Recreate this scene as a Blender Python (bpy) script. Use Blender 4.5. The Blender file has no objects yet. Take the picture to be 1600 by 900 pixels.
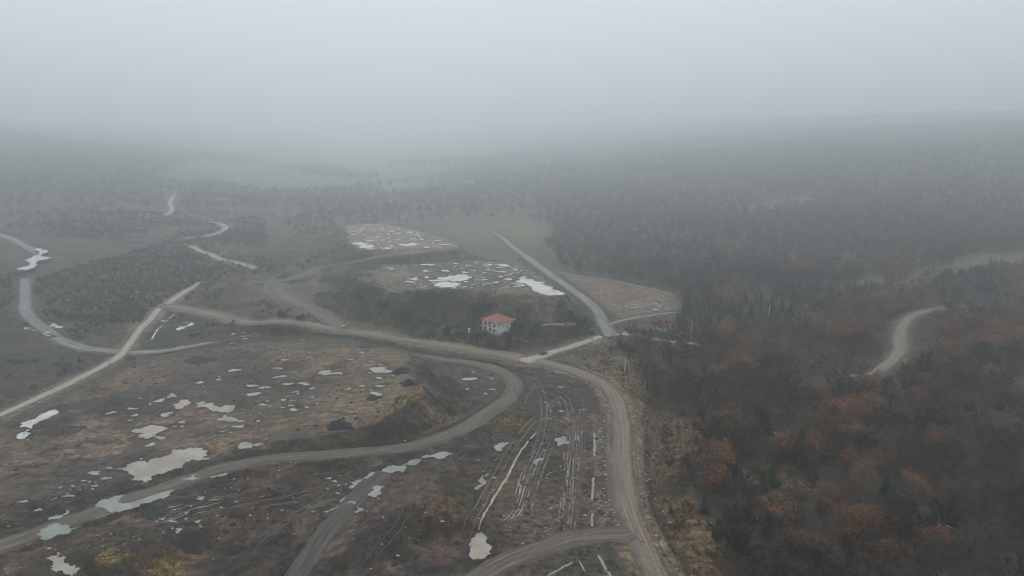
import bpy, bmesh, math, random
import numpy as np
R = math.radians
rng = np.random.default_rng(7)
random.seed(7)
scene = bpy.context.scene
C = scene.collection

# ------------------------------------------------------------------ camera
CAM_Z, PITCH, HFOV = 100.0, R(12.4), R(70.0)
FPX = 800.0 / math.tan(HFOV / 2)                 # focal length in photograph pixels (1600 wide)
cd = bpy.data.cameras.new('camera'); cd.sensor_width = 36.0
cd.lens = 18.0 / math.tan(HFOV / 2); cd.clip_start = 1.0; cd.clip_end = 60000.0
cam = bpy.data.objects.new('camera', cd); C.objects.link(cam)
cam.location = (0, 0, CAM_Z); cam.rotation_euler = (math.pi / 2 - PITCH, 0, 0)
scene.camera = cam

# ------------------------------------------------------------------ overcast sky
SUN_EL, SUN_ROT = R(52), R(-6)
world = bpy.data.worlds.new('World'); scene.world = world; world.use_nodes = True
nt = world.node_tree; nt.nodes.clear()
wo = nt.nodes.new('ShaderNodeOutputWorld'); bg = nt.nodes.new('ShaderNodeBackground')
sky = nt.nodes.new('ShaderNodeTexSky'); sky.sky_type = 'NISHITA'; sky.sun_disc = False
sky.sun_elevation = SUN_EL; sky.sun_rotation = SUN_ROT; sky.dust_density = 4.0; sky.air_density = 1.0
tc = nt.nodes.new('ShaderNodeTexCoord'); sep = nt.nodes.new('ShaderNodeSeparateXYZ')
nt.links.new(tc.outputs['Generated'], sep.inputs[0])
mx = nt.nodes.new('ShaderNodeMath'); mx.operation = 'MAXIMUM'; mx.inputs[1].default_value = 0.0
nt.links.new(sep.outputs['Z'], mx.inputs[0])
ma = nt.nodes.new('ShaderNodeMath'); ma.operation = 'MULTIPLY_ADD'      # overcast: brighter toward the zenith
ma.inputs[1].default_value = 1.3; ma.inputs[2].default_value = 1.0
nt.links.new(mx.outputs[0], ma.inputs[0])
gc = nt.nodes.new('ShaderNodeVectorMath'); gc.operation = 'SCALE'
gc.inputs[0].default_value = (5.80, 6.18, 6.48)
nt.links.new(ma.outputs[0], gc.inputs['Scale'])
mixw = nt.nodes.new('ShaderNodeMix'); mixw.data_type = 'RGBA'; mixw.inputs['Factor'].default_value = 0.94
nt.links.new(sky.outputs[0], mixw.inputs['A']); nt.links.new(gc.outputs[0], mixw.inputs['B'])
nt.links.new(mixw.outputs['Result'], bg.inputs['Color']); bg.inputs['Strength'].default_value = 0.1
nt.links.new(bg.outputs[0], wo.inputs['Surface'])

sd = bpy.data.lights.new('sun', 'SUN'); sd.energy = 0.8; sd.angle = R(25); sd.color = (1, 0.97, 0.93)
sun = bpy.data.objects.new('sun', sd); C.objects.link(sun)
sun.rotation_euler = (math.pi / 2 - SUN_EL, 0, -SUN_ROT + math.pi)

vs = scene.view_settings; vs.view_transform = 'Standard'; vs.look = 'None'; vs.exposure = 0.0; vs.gamma = 1.0
vs.use_curve_mapping = False
scene.cycles.volume_bounces = 8; scene.cycles.max_bounces = 12; scene.cycles.diffuse_bounces = 2
scene.cycles.glossy_bounces = 2; scene.cycles.transparent_max_bounces = 8
scene.cycles.use_denoising = True; scene.cycles.use_adaptive_sampling = False; scene.cycles.filter_width = 1.15

# ------------------------------------------------------------------ helpers: properties, noise, projection
def tag(o, label=None, cat=None, group=None, kind=None):
    if label: o['label'] = label
    if cat: o['category'] = cat
    if group: o['group'] = group
    if kind: o['kind'] = kind
    return o

def _hash(ix, iy, s):
    n = (ix.astype(np.int64) * 374761393 + iy.astype(np.int64) * 668265263 + s * 974634777) & 0x7fffffff
    n = ((n ^ (n >> 13)) * 1274126177) & 0x7fffffff
    n = n ^ (n >> 16)
    return (n & 0xffff) / 65535.0

def vnoise(x, y, s=0):
    ix, iy = np.floor(x), np.floor(y); fx, fy = x - ix, y - iy
    fx = fx * fx * (3 - 2 * fx); fy = fy * fy * (3 - 2 * fy)
    a = _hash(ix, iy, s); b = _hash(ix + 1, iy, s); c = _hash(ix, iy + 1, s); d = _hash(ix + 1, iy + 1, s)
    return (a + (b - a) * fx) * (1 - fy) + (c + (d - c) * fx) * fy

def fbm(x, y, scale, octaves=4, s=0, gain=0.5):
    """-1..1, 'scale' = size of the largest lump in metres"""
    t = 0.0; amp = 1.0; tot = 0.0; f = 1.0 / scale
    for k in range(octaves):
        ca, sa = math.cos(0.6 * k + s), math.sin(0.6 * k + s)
        t = t + amp * (vnoise((x * ca - y * sa) * f, (x * sa + y * ca) * f, s + 31 * k) * 2 - 1)
        tot += amp; amp *= gain; f *= 2.03
    return t / tot

def sstep(a, b, v):
    t = np.clip((v - a) / (b - a), 0, 1)
    return t * t * (3 - 2 * t)

def ray(px, py):
    px = np.asarray(px, float); py = np.asarray(py, float)
    a = (px - 800) / FPX; b = (450 - py) / FPX
    cp, sp = math.cos(PITCH), math.sin(PITCH)
    return np.stack([a, cp + b * sp, -sp + b * cp], -1)

def at(px, py, z=0.0):
    d = ray(px, py); t = (z - CAM_Z) / d[..., 2]
    return d[..., 0] * t, d[..., 1] * t

def project(x, y, z):
    cp, sp = math.cos(PITCH), math.sin(PITCH)
    dz = z - CAM_Z
    dep = y * cp - dz * sp; up = y * sp + dz * cp
    return 800 + FPX * x / dep, 450 - FPX * up / dep, dep

def poly_sdf(x, y, poly):
    poly = np.asarray(poly, float); n = len(poly)
    d = np.full(x.shape, 1e18); ins = np.zeros(x.shape, bool)
    for i in range(n):
        ax, ay = poly[i]; bx, by = poly[(i + 1) % n]
        ex, ey = bx - ax, by - ay; wx, wy = x - ax, y - ay
        t = np.clip((wx * ex + wy * ey) / (ex * ex + ey * ey + 1e-12), 0, 1)
        d = np.minimum(d, (wx - ex * t) ** 2 + (wy - ey * t) ** 2)
        cnd = (ay > y) != (by > y)
        with np.errstate(divide='ignore', invalid='ignore'):
            ins ^= cnd & (x < ex * (y - ay) / (by - ay + 1e-18) + ax)
    d = np.sqrt(d)
    return np.where(ins, -d, d)

def in_poly(x, y, poly):
    return poly_sdf(x, y, poly) < 0

# ------------------------------------------------------------------ the height field
def axis_x():
    v = [0.0]; s = 1.0
    while v[-1] < 14000:
        if v[-1] > 200: s *= 1.038
        v.append(v[-1] + s)
    v = np.array(v); return np.concatenate([-v[:0:-1], v])
def axis_y():
    v = [60.0]
    while v[-1] < 15000:
        y = v[-1]; v.append(y + min(max(0.62, y * y * 6.2e-6), 600))
    head = [-3000, -1500, -700, -300, -120, -40, 0, 20, 35, 45, 53]
    return np.array(head + v)
GX, GY = axis_x(), axis_y()
XX, YY = np.meshgrid(GX, GY)          # rows follow y

def base_height(x, y):
    ur = np.maximum(x + 0.35 * np.maximum(y - 600, 0) - 70, 0)
    hr = 0.050 * ur + 4.6e-5 * ur * ur
    hr = 175 * (1 - np.exp(-hr / 175))
    ul = np.maximum(-x - 230 - 0.10 * np.maximum(y - 500, 0), 0)
    hl = 0.075 * ul + 7.0e-5 * ul * ul
    hl = 150 * (1 - np.exp(-hl / 150))
    fade = np.clip((hr + hl) / 40, 0, 1)
    h = hr + hl + fade * 13 * fbm(x, y, 330, 3, 3)
    h = h + 1.3 * fbm(x, y, 70, 3, 5)
    return h * sstep(-200, 80, y)

H = base_height(XX, YY)

def win(x0, x1, y0, y1):
    i0, i1 = np.searchsorted(GX, [x0, x1]); j0, j1 = np.searchsorted(GY, [y0, y1])
    return slice(max(j0 - 1, 0), j1 + 1), slice(max(i0 - 1, 0), i1 + 1)

def height(x, y):
    x = np.asarray(x, float); y = np.asarray(y, float)
    i = np.clip(np.searchsorted(GX, x) - 1, 0, len(GX) - 2); j = np.clip(np.searchsorted(GY, y) - 1, 0, len(GY) - 2)
    fx = np.clip((x - GX[i]) / (GX[i + 1] - GX[i]), 0, 1); fy = np.clip((y - GY[j]) / (GY[j + 1] - GY[j]), 0, 1)
    return (H[j, i] * (1 - fx) + H[j, i + 1] * fx) * (1 - fy) + (H[j + 1, i] * (1 - fx) + H[j + 1, i + 1] * fx) * fy

_T = 95.0 * 1.012 ** np.arange(360)
def hit(px, py):
    """ground point seen at a photograph pixel"""
    d = ray(np.atleast_1d(px), np.atleast_1d(py))
    X = d[:, None, 0] * _T; Y = d[:, None, 1] * _T; Z = CAM_Z + d[:, None, 2] * _T
    below = Z < height(X, Y)
    k = np.where(below.any(1), below.argmax(1), len(_T) - 1); k = np.maximum(k, 1)
    lo, hi = _T[k - 1], _T[k]
    for _ in range(22):
        m = 0.5 * (lo + hi)
        b = CAM_Z + d[:, 2] * m < height(d[:, 0] * m, d[:, 1] * m)
        hi = np.where(b, m, hi); lo = np.where(b, lo, m)
    return d[:, 0] * hi, d[:, 1] * hi
def hit1(px, py):
    x, y = hit([px], [py]); return float(x[0]), float(y[0])
def hits(pts):
    p = np.asarray(pts, float); x, y = hit(p[:, 0], p[:, 1]); return np.stack([x, y], -1)

def mesa(pts, top, slope, wob=2.5, seed=0, gully=0.0, top_at=None):
    """flat-topped spoil bank; the outline of its top is given in photograph pixels"""
    global H
    p = np.asarray(pts, float); x, y = at(p[:, 0], p[:, 1], top(p[:, 0]) if callable(top) else top); P = np.stack([x, y], -1)
    m = slope * 2 + 12
    js, is_ = win(P[:, 0].min() - m, P[:, 0].max() + m, P[:, 1].min() - m, P[:, 1].max() + m)
    X, Y = XX[js, is_], YY[js, is_]
    s = poly_sdf(X, Y, P) + wob * fbm(X, Y, 22, 3, seed + 11) + gully * np.abs(fbm(X, Y, 9, 2, seed + 13))
    k = np.clip(1 - s / slope, 0, 1); k = np.where(k > .82, .82 + .18 * sstep(.82, 1.0, k), k)
    if top_at is not None: top = top_at(X)
    z = top * k + 0.5 * fbm(X, Y, 40, 2, seed + 17) * (k > 0.9)
    H[js, is_] = np.maximum(H[js, is_], np.where(s < slope, z, -1e9))

lv = sstep(-10, -60, XX + .12 * (YY - 300)) * sstep(300, 360, YY) * sstep(1100, 700, YY)
H += lv * (5.0 * np.abs(fbm(XX, YY, 75, 3, 4)) + 1.6 * fbm(XX, YY, 24, 3, 6))
# spoil banks
M_FAR = [(536, 353), (570, 349), (610, 351), (660, 362), (700, 374), (728, 389), (690, 392), (640, 389), (600, 391), (560, 390), (545, 378)]
M_MID = [(556, 428), (600, 414), (700, 408), (780, 404), (815, 412), (845, 428), (872, 450), (880, 462), (840, 462), (800, 458), (760, 456),
         (700, 453), (640, 456), (610, 455), (585, 449), (560, 441)]
M_NEAR = [(-90, 842), (0, 812), (110, 785), (200, 762), (262, 748), (295, 732), (335, 716), (420, 696), (520, 686), (590, 664), (625, 640), (655, 622), (668, 600), (664, 578),
          (640, 556), (600, 543), (500, 534), (400, 536), (300, 550), (215, 572), (150, 600), (40, 655), (-90, 715)]
mesa(M_FAR, 19, 34, 3, 1, 4)
mesa(M_MID, 17, 19, 3, 2, 7)
mesa(M_NEAR, lambda q: 1.6 + 5.4 * sstep(250, 640, q), 9, 1.6, 3, 2, lambda X: 1.6 + 5.4 * sstep(-105, -36, X))
mesa([(405, 478), (440, 470), (478, 482), (488, 497), (450, 500), (400, 496)], 5, 9, 2, 4)
mesa([(330, 455), (370, 440), (400, 452), (410, 470), (350, 480)], 4, 12, 2, 5)
mesa([(832, 478), (880, 474), (898, 488), (870, 500), (830, 497)], 4.5, 8, 1.5, 6)
mesa([(440, 430), (470, 412), (520, 400), (520, 408), (470, 425)], 6, 14, 2, 7)
def ribs(pts, along, spacing, amp, seed=0, sharp=1.0):
    """parallel ridges left by tipping, running along the given pixel direction"""
    P = hits(pts); A = hits(along); d = A[1] - A[0]; d /= np.linalg.norm(d)
    js, is_ = win(P[:, 0].min() - 6, P[:, 0].max() + 6, P[:, 1].min() - 6, P[:, 1].max() + 6); X, Y = XX[js, is_], YY[js, is_]
    k = sstep(3, -4, poly_sdf(X, Y, P)); t = (-X * d[1] + Y * d[0]) / spacing + .9 * fbm(X, Y, 16, 2, seed + 41)
    f = np.abs((t % 1.0) - .5) * 2
    H[js, is_] += k * amp * (f - .5) * (.5 + vnoise(X / 9, Y / 9, seed + 7))
ribs([(640, 552), (690, 565), (750, 635), (690, 655), (640, 600)], [(660, 575), (720, 640)], 6.5, 2.6, 1)
ribs([(480, 470), (520, 435), (565, 425), (600, 455), (590, 500), (540, 492)], [(560, 430), (500, 475)], 7, 2.4, 2)
ribs([(600, 455), (740, 455), (840, 462), (830, 500), (740, 505), (600, 500)], [(680, 455), (676, 500)], 9, 1.8, 3)
ribs([(430, 440), (480, 405), (535, 353), (550, 388), (500, 420)], [(530, 360), (450, 432)], 8, 2.2, 4)
ribs([(560, 690), (620, 640), (690, 655), (700, 672), (620, 692)], [(640, 640), (670, 668)], 6, 1.2, 5)
ribs([(385, 410), (440, 375), (520, 345), (530, 352), (470, 405), (430, 432)], [(500, 350), (420, 425)], 11, 4.5, 6)
ribs([(300, 440), (380, 400), (410, 440), (350, 485), (310, 480)], [(400, 420), (330, 470)], 9, 2.2, 7)
# dumped lumps between the tracks in the foreground
for k, (a, b, h_, w_) in enumerate([(470, 745, 2.5, 6), (420, 775, 2.2, 7), (650, 800, 4.0, 9), (690, 820, 4.2, 9), (610, 830, 2.2, 8), (680, 770, 3, 7), (560, 865, 2.0, 8),
                                   (380, 800, 2.0, 8), (330, 790, 1.6, 7), (430, 850, 2.0, 8), (300, 850, 2.5, 8), (210, 880, 3, 9), (150, 890, 2.5, 8),
                                   (700, 740, 2.6, 6), (730, 700, 2, 6), (800, 660, 1.5, 6), (860, 610, 1.4, 5)]):
    x, y = at(a, b, 0)
    js, is_ = win(x - 30, x + 30, y - 30, y + 30); X, Y = XX[js, is_], YY[js, is_]
    d = np.hypot(X - x, Y - y) + 2.5 * fbm(X, Y, 7, 3, 50 + k)
    H[js, is_] += h_ * np.exp(-(d / w_) ** 2)

# roughness
ROUGH = np.full(H.shape, 0.32)
def rough(pts, val):
    P = hits(pts); m = 10
    js, is_ = win(P[:, 0].min() - m, P[:, 0].max() + m, P[:, 1].min() - m, P[:, 1].max() + m)
    s = poly_sdf(XX[js, is_], YY[js, is_], P); k = sstep(4, -4, s)
    ROUGH[js, is_] = ROUGH[js, is_] * (1 - k) + val * k
rough([(0, 790), (300, 715), (560, 690), (700, 660), (760, 650), (880, 640), (930, 830), (700, 900), (-40, 900)], 0.75)
rough(M_NEAR, 0.16); rough(M_MID, 0.14); rough(M_FAR, 0.14)
rough([(820, 650), (930, 640), (930, 825), (760, 850), (800, 720)], 0.3)
near = np.clip(1.5 - np.hypot(XX, YY) / 900, 0, 1)
H += near * ROUGH * (1.0 * fbm(XX, YY, 6.5, 4, 61, 0.6) + 0.45 * fbm(XX, YY, 2.2, 2, 62))
H += near * 0.35 * ROUGH * np.maximum(fbm(XX, YY, 14, 3, 63), 0) * 3

# ------------------------------------------------------------------ ground colours (what the ground is made of, plus relief shading on steep faces)
COL = np.zeros(H.shape + (3,))
COL[:] = (0.062, 0.058, 0.046)
HI = np.clip((base_height(XX, YY) - 4) / 10, 0, 1)[..., None]
COL = COL * (1 - HI) + np.array((0.034, 0.026, 0.020)) * HI
def paint(pts, col, soft=4.0, wob=5.0, amount=1.0, seed=0, lump=18.0, world_pts=None):
    P = hits(pts) if world_pts is None else np.asarray(world_pts); m = soft + wob + 4
    js, is_ = win(P[:, 0].min() - m, P[:, 0].max() + m, P[:, 1].min() - m, P[:, 1].max() + m)
    X, Y = XX[js, is_], YY[js, is_]
    s = poly_sdf(X, Y, P) + wob * fbm(X, Y, lump, 4, 70 + seed, 0.6)
    k = (sstep(soft, -soft, s) * amount)[..., None]
    COL[js, is_] = COL[js, is_] * (1 - k) + np.array(col) * k
def blotch(pts, col, thresh, lump=14, seed=0, amount=0.8, sharp=0.12, stretch=1.0):
    """patches of another soil inside an outline"""
    P = hits(pts)
    js, is_ = win(P[:, 0].min(), P[:, 0].max(), P[:, 1].min(), P[:, 1].max())
    X, Y = XX[js, is_], YY[js, is_]
    s = poly_sdf(X, Y, P)
    n = fbm(X, Y * stretch, lump, 5, 90 + seed, 0.62)
    k = (sstep(thresh - sharp, thresh + sharp, n) * sstep(2, -4, s) * amount)[..., None]
    COL[js, is_] = COL[js, is_] * (1 - k) + np.array(col) * k

MUD = (0.040, 0.036, 0.033); COAL = (0.022, 0.022, 0.023); BROWN = (0.115, 0.086, 0.066); TAN = (0.150, 0.120, 0.088)
OCHRE = (0.125, 0.088, 0.030); GREEN = (0.098, 0.098, 0.048); SCRUB = (0.042, 0.040, 0.030); DRY = (0.145, 0.112, 0.066); REDB = (0.085, 0.052, 0.040)
# valley floor
paint([(230, 300), (280, 262), (330, 228), (500, 214), (720, 214), (800, 240), (700, 275), (640, 300), (420, 318)], (0.13, 0.125, 0.095), 60, 60, .9, 70, 200)
blotch([(230, 300), (280, 262), (330, 228), (500, 214), (720, 214), (800, 240), (700, 275), (640, 300), (420, 318)], (.06, .06, .045), .1, 120, 71, .8)
paint([(-200, 330), (420, 300), (420, 470), (260, 520), (-200, 560)], SCRUB, 14, 16, 1, 1, 50)
blotch([(-200, 330), (420, 300), (420, 470), (260, 520), (-200, 560)], (0.080, 0.058, 0.040), 0.08, 30, 2, 0.7)
paint([(-200, 545), (180, 548), (150, 590), (-200, 690)], MUD, 5, 6, .8, 3)
paint([(200, 560), (240, 490), (300, 485), (500, 515), (430, 530), (300, 545)], MUD, 4, 4, 1, 4)
paint([(395, 438), (480, 415), (505, 428), (478, 452), (490, 478), (535, 505), (495, 510), (425, 468)], (.115, .105, .090), 4, 5, .9, 72)
paint([(380, 430), (470, 415), (560, 400), (700, 390), (705, 396), (580, 412), (500, 435), (480, 455), (500, 480), (540, 505), (500, 508), (440, 470)], (0.085, 0.078, 0.068), 4, 4, .9, 5)
paint([(560, 500), (620, 490), (740, 500), (830, 520), (900, 535), (800, 552), (650, 525)], (0.040, 0.050, 0.030), 5, 6, .9, 6)
paint([(800, 500), (930, 500), (940, 520), (880, 545), (800, 553)], (0.055, 0.052, 0.042), 4, 5, .9, 7)
paint([(880, 428), (960, 438), (1060, 458), (1065, 482), (970, 498), (940, 480)], (0.13, 0.098, 0.075), 3, 3, 1, 8)
blotch([(880, 428), (960, 438), (1060, 458), (1065, 482), (970, 498), (940, 480)], (0.20, 0.17, 0.14), 0.3, 8, 8, .6)
paint([(935, 495), (1060, 488), (1050, 512), (960, 522)], (0.065, 0.062, 0.058), 3, 4, 1, 9)
paint([(690, 352), (760, 345), (860, 352), (850, 376), (800, 390), (740, 380)], GREEN, 8, 8, 1, 10, 40)
paint([(640, 296), (700, 294), (690, 305), (640, 308)], GREEN, 8, 8, 1, 11, 40)
paint([(1260, 460), (1340, 440), (1450, 418), (1520, 396), (1640, 390), (1640, 425), (1500, 432), (1400, 452), (1300, 470)], GREEN, 5, 7, 1, 12, 30)
paint([(1150, 324), (1230, 311), (1300, 306), (1320, 312), (1240, 323), (1170, 332)], (0.13, 0.125, 0.07), 8, 14, .9, 13, 40)
paint([(1570, 580), (1640, 575), (1640, 625), (1585, 615)], GREEN, 4, 4, 1, 14)
paint([(1150, 735), (1230, 728), (1270, 760), (1230, 810), (1180, 790)], (0.085, 0.062, 0.042), 4, 4, 1, 15)
blotch([(1260, 460), (1340, 440), (1450, 418), (1520, 396), (1640, 390), (1640, 425), (1500, 432), (1400, 452), (1300, 470)], (.075, .060, .042), .05, 22, 62, .8)
blotch([(690, 352), (760, 345), (860, 352), (850, 376), (800, 390), (740, 380)], (.075, .065, .045), .1, 40, 63, .7)
# banks
paint([(555, 425), (700, 452), (850, 462), (905, 480), (880, 505), (740, 510), (600, 500), (540, 490), (480, 470), (500, 440)], (0.048, 0.049, 0.036), 4, 4, 1, 16)
blotch([(555, 425), (700, 452), (850, 462), (905, 480), (880, 505), (740, 510), (600, 500), (540, 490), (480, 470), (500, 440)], (0.120, 0.082, 0.050), 0.12, 14, 17, .8)
paint(M_MID, (0.115, 0.108, 0.084), 3, 3, 1, 18)
blotch(M_MID, (0.055, 0.056, 0.050), 0.1, 16, 19, .8)
paint([(800, 428), (815, 430), (880, 460), (900, 490), (850, 498), (800, 475), (770, 455)], (0.125, 0.100, 0.072), 3, 4, .9, 20)
paint([(440, 440), (480, 405), (535, 355), (560, 390), (620, 396), (500, 425)], (0.060, 0.062, 0.046), 4, 5, 1, 21)
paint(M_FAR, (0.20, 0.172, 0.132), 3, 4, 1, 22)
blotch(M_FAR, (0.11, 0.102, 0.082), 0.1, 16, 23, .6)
paint(M_NEAR, (0.078, 0.064, 0.052), 5, 6, 1, 24)
blotch(M_NEAR, (.125, .092, .068), -0.10, 34, 25, .9, .2)
paint([(150, 640), (300, 600), (420, 640), (400, 690), (260, 715), (60, 720), (20, 700)], (0.158, 0.120, 0.094), 8, 8, .85, 26, 24)
paint([(470, 540), (620, 545), (660, 580), (640, 640), (540, 660), (500, 600)], (0.145, 0.118, 0.082), 8, 8, .85, 27, 24)
paint([(160, 625), (300, 590), (450, 575), (500, 600), (480, 640), (380, 650), (300, 630), (200, 660)], (.040, .038, .038), 6, 9, .8, 28, 20)
paint([(0, 760), (120, 720), (200, 715), (210, 745), (120, 775), (0, 805)], (.062, .056, .052), 5, 6, .85, 64, 20)
paint([(390, 628), (450, 612), (500, 620), (490, 640), (420, 650)], (.125, .115, .092), 4, 5, .8, 65, 14)
blotch(M_NEAR, COAL, 0.22, 18, 29, .7)
paint([(600, 640), (680, 600), (740, 630), (700, 665), (560, 695), (540, 680)], (0.105, 0.070, 0.042), 4, 5, .95, 30)
blotch([(560, 690), (620, 615), (700, 640), (690, 665)], OCHRE, 0.05, 12, 31, .7)
paint([(665, 560), (700, 575), (745, 635), (690, 650), (640, 595)], (0.078, 0.068, 0.052), 3, 3, 1, 32)
# foreground
FG = [(-60, 800), (300, 720), (560, 700), (720, 670), (800, 620), (900, 600), (945, 700), (950, 830), (985, 900), (1080, 1100), (900, 1200), (-400, 1200), (-400, 900)]
paint(FG, (0.042, 0.036, 0.030), 5, 5, 1, 33)
blotch(FG, (0.088, 0.062, 0.050), 0.02, 16, 34, .85)
blotch(FG, COAL, 0.10, 13, 35, .85)
blotch(FG, (.100, .066, .030), 0.30, 11, 73, .75)
blotch(FG, (0.10, 0.095, 0.075), 0.38, 9, 36, .7)
paint([(640, 790), (700, 780), (730, 830), (700, 845), (650, 835)], (0.125, 0.072, 0.026), 3, 7, .85, 37, 7)
paint([(560, 735), (640, 745), (660, 790), (600, 800), (570, 770)], (.095, .060, .052), 4, 7, .8, 66, 9)
paint([(640, 840), (720, 830), (740, 870), (690, 890)], (.090, .058, .046), 3, 6, .8, 67, 9)
paint([(380, 725), (470, 730), (480, 760), (400, 775), (370, 750)], (.085, .052, .036), 3, 6, .8, 68, 9)
paint([(340, 800), (420, 790), (440, 830), (360, 840)], (.090, .062, .052), 3, 6, .8, 69, 9)
paint([(770, 640), (820, 645), (815, 668), (780, 668)], OCHRE, 2, 3, .8, 38, 8)
paint([(110, 880), (200, 862), (290, 868), (300, 905), (90, 905)], (0.150, 0.110, 0.035), 2, 4, .95, 39, 8)
paint([(250, 815), (330, 815), (350, 860), (290, 870), (260, 845)], COAL, 2, 4, .9, 40, 8)
paint([(820, 760), (920, 740), (930, 820), (790, 850), (760, 800)], (0.080, 0.062, 0.050), 4, 4, .85, 41)
paint([(740, 560), (800, 572), (840, 580), (900, 600), (880, 640), (820, 640), (815, 605)], (0.038, 0.036, 0.036), 3, 4, .9, 42)
paint([(985, 545), (1000, 600), (1014, 650), (1030, 740), (1050, 800), (1100, 900), (1110, 960), (2100, 960), (2100, 480), (1490, 470), (1300, 490), (1080, 515), (1000, 524)], (0.036, 0.027, 0.021), 4, 6, .95, 60)
paint([(1010, 640), (1060, 650), (1095, 690), (1040, 770), (1060, 800), (1090, 840), (1105, 905), (1060, 960), (1000, 800)], (0.092, 0.064, 0.042), 4, 5, .9, 61)
paint([(1150, 735), (1230, 728), (1270, 760), (1230, 810), (1180, 790)], (0.075, 0.054, 0.036), 4, 4, 1, 15)
# bank right of the haul road
paint([(900, 540), (970, 525), (1000, 580), (1010, 640), (960, 600), (890, 572)], (0.125, 0.100, 0.062), 3, 4, 1, 43)
blotch([(900, 540), (970, 525), (1000, 580), (1010, 640), (960, 600), (890, 572)], (0.060, 0.058, 0.042), 0.1, 10, 44, .8)
paint([(1010, 655), (1100, 650), (1110, 720), (1040, 760), (1010, 720)], (0.112, 0.076, 0.052), 3, 5, 1, 45)
paint([(1010, 780), (1080, 770), (1120, 840), (1130, 910), (1060, 910)], (0.128, 0.088, 0.046), 3, 5, 1, 46)
paint([(985, 640), (1010, 640), (1020, 780), (1075, 905), (1040, 905), (995, 800)], (0.130, 0.110, 0.085), 2, 2, .9, 47, 6)
paint([(925, 640), (955, 640), (955, 770), (985, 830), (970, 840), (930, 830)], (0.105, 0.088, 0.068), 2, 2, .9, 48, 6)
paint([(870, 850), (960, 850), (990, 905), (830, 905)], (0.045, 0.046, 0.038), 2, 3, .9, 49, 8)

def resample(P, step):
    """smooth curve through the points"""
    P = np.asarray(P, float); Q = np.vstack([2 * P[0] - P[1], P, 2 * P[-1] - P[-2]]); out = []
    for i in range(1, len(Q) - 2):
        p0, p1, p2, p3 = Q[i - 1], Q[i], Q[i + 1], Q[i + 2]
        n = max(2, int(np.linalg.norm(p2[:2] - p1[:2]) / step))
        for t in np.arange(n) / n:
            out.append(.5 * ((2 * p1) + (-p0 + p2) * t + (2 * p0 - 5 * p1 + 4 * p2 - p3) * t * t + (-p0 + 3 * p1 - 3 * p2 + p3) * t ** 3))
    out.append(P[-1]); return np.array(out)
def smooth1(z, n):
    k = np.ones(2 * n + 1) / (2 * n + 1); return np.convolve(np.pad(z, n, mode='edge'), k, 'valid')

def ditch(pts, w, col, depth=.5, ragged=1.0, amount=.95):
    """a dark wet ditch"""
    L = resample(np.concatenate([hits(pts), np.ones((len(pts), 1))], 1), 1.2)[:, :2]; m = w + 4
    js, is_ = win(L[:, 0].min() - m, L[:, 0].max() + m, L[:, 1].min() - m, L[:, 1].max() + m); X, Y = XX[js, is_], YY[js, is_]
    d = np.full(X.shape, 1e9)
    for a, b in L: d = np.minimum(d, (X - a) ** 2 + (Y - b) ** 2)
    d = np.sqrt(d) + ragged * fbm(X, Y, 5, 3, 47)
    k = sstep(w / 2 + .8, w / 2 - .8, d); H[js, is_] -= depth * k
    k = (k * amount)[..., None]; COL[js, is_] = COL[js, is_] * (1 - k) + np.array(col) * k

# ------------------------------------------------------------------ materials
def mat(name):
    m = bpy.data.materials.new(name); m.use_nodes = True
    return m, m.node_tree, m.node_tree.nodes['Principled BSDF']
def N(t, typ, **kw):
    n = t.nodes.new(typ)
    for k, v in kw.items():
        if k in n.inputs: n.inputs[k].default_value = v
        else: setattr(n, k, v)
    return n
def noise(t, vec, scale, detail=4, rough_=0.6, typ='FBM'):
    n = N(t, 'ShaderNodeTexNoise', Scale=scale, Detail=detail, Roughness=rough_)
    if vec is not None: t.links.new(vec, n.inputs['Vector'])
    return n.outputs['Fac']
def ramp(t, fac, a, b, lo, hi):
    n = N(t, 'ShaderNodeMapRange'); t.links.new(fac, n.inputs['Value'])
    n.inputs['From Min'].default_value = a; n.inputs['From Max'].default_value = b
    n.inputs['To Min'].default_value = lo; n.inputs['To Max'].default_value = hi
    return n.outputs['Result']
def mixc(t, fac, a, b, mode='MIX'):
    n = N(t, 'ShaderNodeMix', data_type='RGBA', blend_type=mode)
    for s, v in (('Factor', fac), ('A', a), ('B', b)):
        if hasattr(v, 'is_linked') or hasattr(v, 'links'): t.links.new(v, n.inputs[s])
        else: n.inputs[s].default_value = v if s == 'Factor' else (*v, 1) if len(v) == 3 else v
    return n.outputs['Result']
def mul(t, a, b):
    n = N(t, 'ShaderNodeMath', operation='MULTIPLY')
    for i, v in enumerate((a, b)):
        if hasattr(v, 'links'): t.links.new(v, n.inputs[i])
        else: n.inputs[i].default_value = v
    return n.outputs[0]
def scalec(t, col, fac):
    n = N(t, 'ShaderNodeVectorMath', operation='SCALE')
    t.links.new(col, n.inputs[0]); t.links.new(fac, n.inputs['Scale'])
    return n.outputs[0]
def bump(t, h, strength, dist):
    n = N(t, 'ShaderNodeBump', Strength=strength, Distance=dist); t.links.new(h, n.inputs['Height'])
    return n.outputs[0]

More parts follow.
